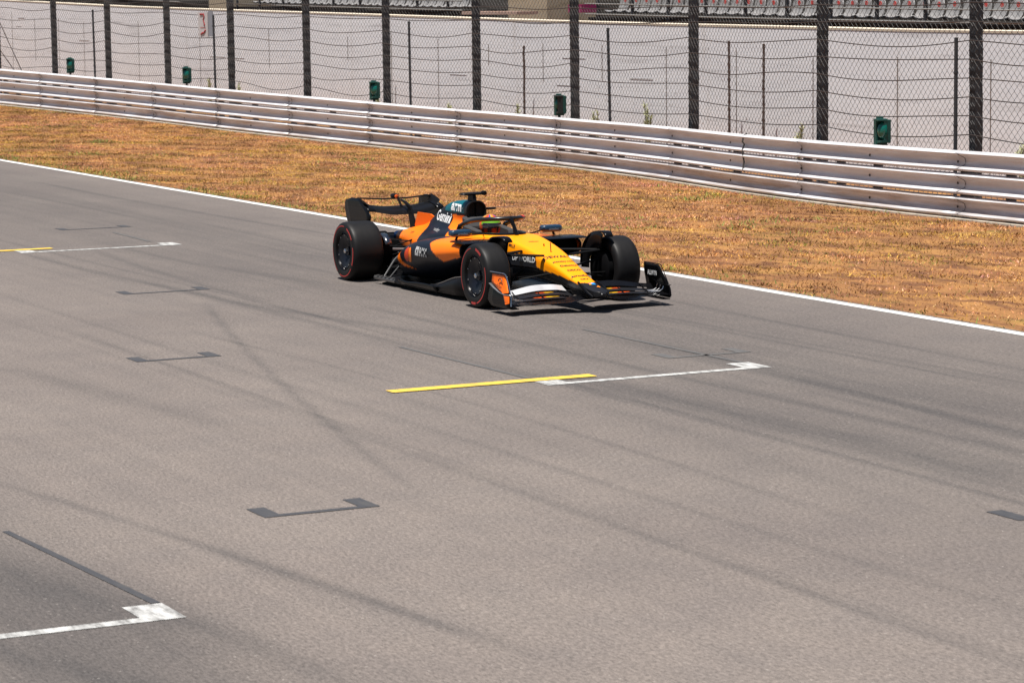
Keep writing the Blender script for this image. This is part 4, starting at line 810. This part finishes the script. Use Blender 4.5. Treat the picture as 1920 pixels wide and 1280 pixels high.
for txt, x, sz in (('DEWALT', .16, .085), ('Hilton', -.42, .045), ('monday.com', .30, .050), ('Deloitte', .42, .058), ('CISCO', .55, .055), ('Airwallex', .70, .058), ('OKX', .80, .045)):
    sl = -.21; letter(txt, sz, (x, 0, 1), (0, 1, 0), (-1, 0, 0), TUBV, BLD, 1.0, 1.05, .0015)
for pol, mt in (([(-.03, 0), (0, 0), (-.012, .035), (-.03, .02)], M('pink_mark', (.8, .05, .2), .4)), ([(-.04, -.03), (-.01, -.03), (-.012, 0), (-.03, 0)], M('yellow_decal', (.8, .42, .02), .4)), ([(-.005, -.03), (.04, -.03), (.04, .02), (0, .025)], M('azure_mark', (.01, .25, .75), .4))):
    lay(np.array([(a, b_, 0) for a, b_ in pol])*1.0, [(0, 1, 2, 3)], (.955, .0, 1), (0, 1, 0), (-1, 0, 0), TUBV, mt, 'nose_mark')
letter('4', .06, (1.06, .03, 1), (0, 1, 0), (-1, 0, 0), TUBV, M('amber_mark', (.85, .25, .01), .4), 1.3, 1, .003)
letter('workday', .062, (.69, -1.02, .315), (1, 0, -.12), (0, 0, 1), None, BLD, .95, 1, .001, d=-.022); 
b = MB().tube([(.69+.045*math.cos(t), -.985, .350+.04*math.sin(t)) for t in np.linspace(.2, 2.94, 12)], .005, 5); b.build('arc_mark', BLD, car)
letter('ALLWYN', .085, (.62, .955, .345), (1, 0, 0), (0, 0, 1), None, WHT, .62, .95, .0015, d=.012)
for s in (-1, 1): letter('airwallex', .035, (-1.05, s*.59, .735), (0, 1, 0), (0, 0, 1), None, M('pale_blue_decal', (.2, .35, .45), .4), 1, 1, d=.003)
# ------------------------------------------------------------------ driver
dv = empty('person', (0, 0, 0), .00643); tag(dv, 'driver in an orange suit and green yellow red helmet seated in the racing car cockpit', 'person')
SUIT = M('race_suit', (.55, .13, .02), .8, var=.15); GLV = M('dark_glove', (.02, .02, .022), .7)
me = bpy.data.meshes.new('body'); J_ = {'pel': (-1.72, 0, .20, .15), 'sp': (-1.66, 0, .38, .15), 'ch': (-1.62, 0, .52, .16), 'nk': (-1.58, 0, .64, .065), 'hd': (-1.55, 0, .74, .08),
    'sl': (-1.60, .17, .55, .07), 'el': (-1.38, .225, .42, .048), 'wl': (-1.16, .14, .58, .034), 'hl': (-1.11, .125, .62, .032), 'sr': (-1.60, -.17, .55, .07), 'er': (-1.38, -.225, .42, .048), 'wr': (-1.16, -.14, .58, .034), 'hr': (-1.11, -.125, .62, .032),
    'kl': (-1.15, .11, .42, .07), 'fl': (-.65, .08, .36, .045), 'kr': (-1.15, -.11, .42, .07), 'fr': (-.65, -.08, .36, .045)}
ks = list(J_); E_ = [('pel', 'sp'), ('sp', 'ch'), ('ch', 'nk'), ('nk', 'hd'), ('ch', 'sl'), ('sl', 'el'), ('el', 'wl'), ('wl', 'hl'), ('ch', 'sr'), ('sr', 'er'), ('er', 'wr'), ('wr', 'hr'), ('pel', 'kl'), ('kl', 'fl'), ('pel', 'kr'), ('kr', 'fr')]
VV = [J_[k][:3] for k in ks]; EE = [(ks.index(a), ks.index(c)) for a, c in E_]; RR = [J_[k][3] for k in ks]
for s, hk in ((1, 'hl'), (-1, 'hr')):      # fingers curled round the wheel rim
    for f in range(4):
        z = .585+.022*f; i0 = len(VV); VV += [(-1.10, s*.128, z), (-1.085, s*.150, z), (-1.10, s*.16, z), (-1.12, s*.155, z)]; RR += [.011, .010, .009, .008]; EE += [(ks.index(hk), i0), (i0, i0+1), (i0+1, i0+2), (i0+2, i0+3)]
    i0 = len(VV); VV += [(-1.13, s*.11, .60), (-1.135, s*.13, .64)]; RR += [.011, .010]; EE += [(ks.index('wl' if s > 0 else 'wr'), i0), (i0, i0+1)]
me.from_pydata(VV, EE, []); bo = bpy.data.objects.new('body', me); COL.objects.link(bo); bo.parent = dv; bo.modifiers.new('k', 'SKIN'); bo.modifiers.new('ss', 'SUBSURF').levels = 1
for v, r in zip(me.skin_vertices[0].data if me.skin_vertices else [], RR): v.radius = (r, r)
if me.skin_vertices: me.skin_vertices[0].data[0].use_root = True
me.materials.append(SUIT)
def helm_col(V):
    x, y, z = V.T; zz = (z-.765)/.14; ang = np.arctan2(y, x+1.54); C = np.repeat(np.array([[.03, .03, .035]]), len(V), 0)
    C[zz > .15] = (.16, .38, .02); C[zz > .45] = (.05, .25, .03); tp = zz > .55; C[tp & (np.sin(ang*5) > .1)] = (.60, .06, .03); C[tp & (np.sin(ang*5) <= .1)] = (.65, .30, .02); C[tp & (np.sin(ang*5+1) < -.6)] = (.03, .07, .28)
    C[(zz < .1)] = (.48, .06, .02); st = (np.sin(ang*9) > .2) & (zz < .1); C[st] = (.04, .03, .03); C[(zz < -.55)] = (.40, .33, .02)
    C[(np.abs(ang) > 1.5) & (zz < .5) & (zz > -.4)] = (.55, .09, .02); C[(np.abs(ang) > 1.8) & (zz > .0)] = (.75, .38, .03)
    return C
b = MB(); G = []
for i in range(25):
    ph = -math.pi/2+math.pi*i/24; row = []
    for j_ in range(40):
        t = 2*math.pi*j_/40; rx = .142 if math.cos(t) < 0 else .150; cx = math.cos(t)*math.cos(ph); chin = .02*max(0, math.cos(t))*max(0, -math.sin(ph)); row.append((-1.54+rx*cx+chin, .122*math.sin(t)*math.cos(ph)**.9, .765+.135*math.sin(ph)))
    G.append(row)
b.grid(G, closed_v=True); hel = b.build('helmet', LIV, dv, colf=helm_col, smooth=180)
b = MB(); G = []
for ph in np.linspace(-.12, .32, 7): G.append([(-1.54+.158*math.cos(t)*math.cos(ph), .129*math.sin(t)*math.cos(ph), .765+.140*math.sin(ph)) for t in np.linspace(-1.25, 1.25, 22)])
b.grid(G); b.build('visor', M('smoked_visor', (.015, .015, .02), .08, coat=1), hel, smooth=180)
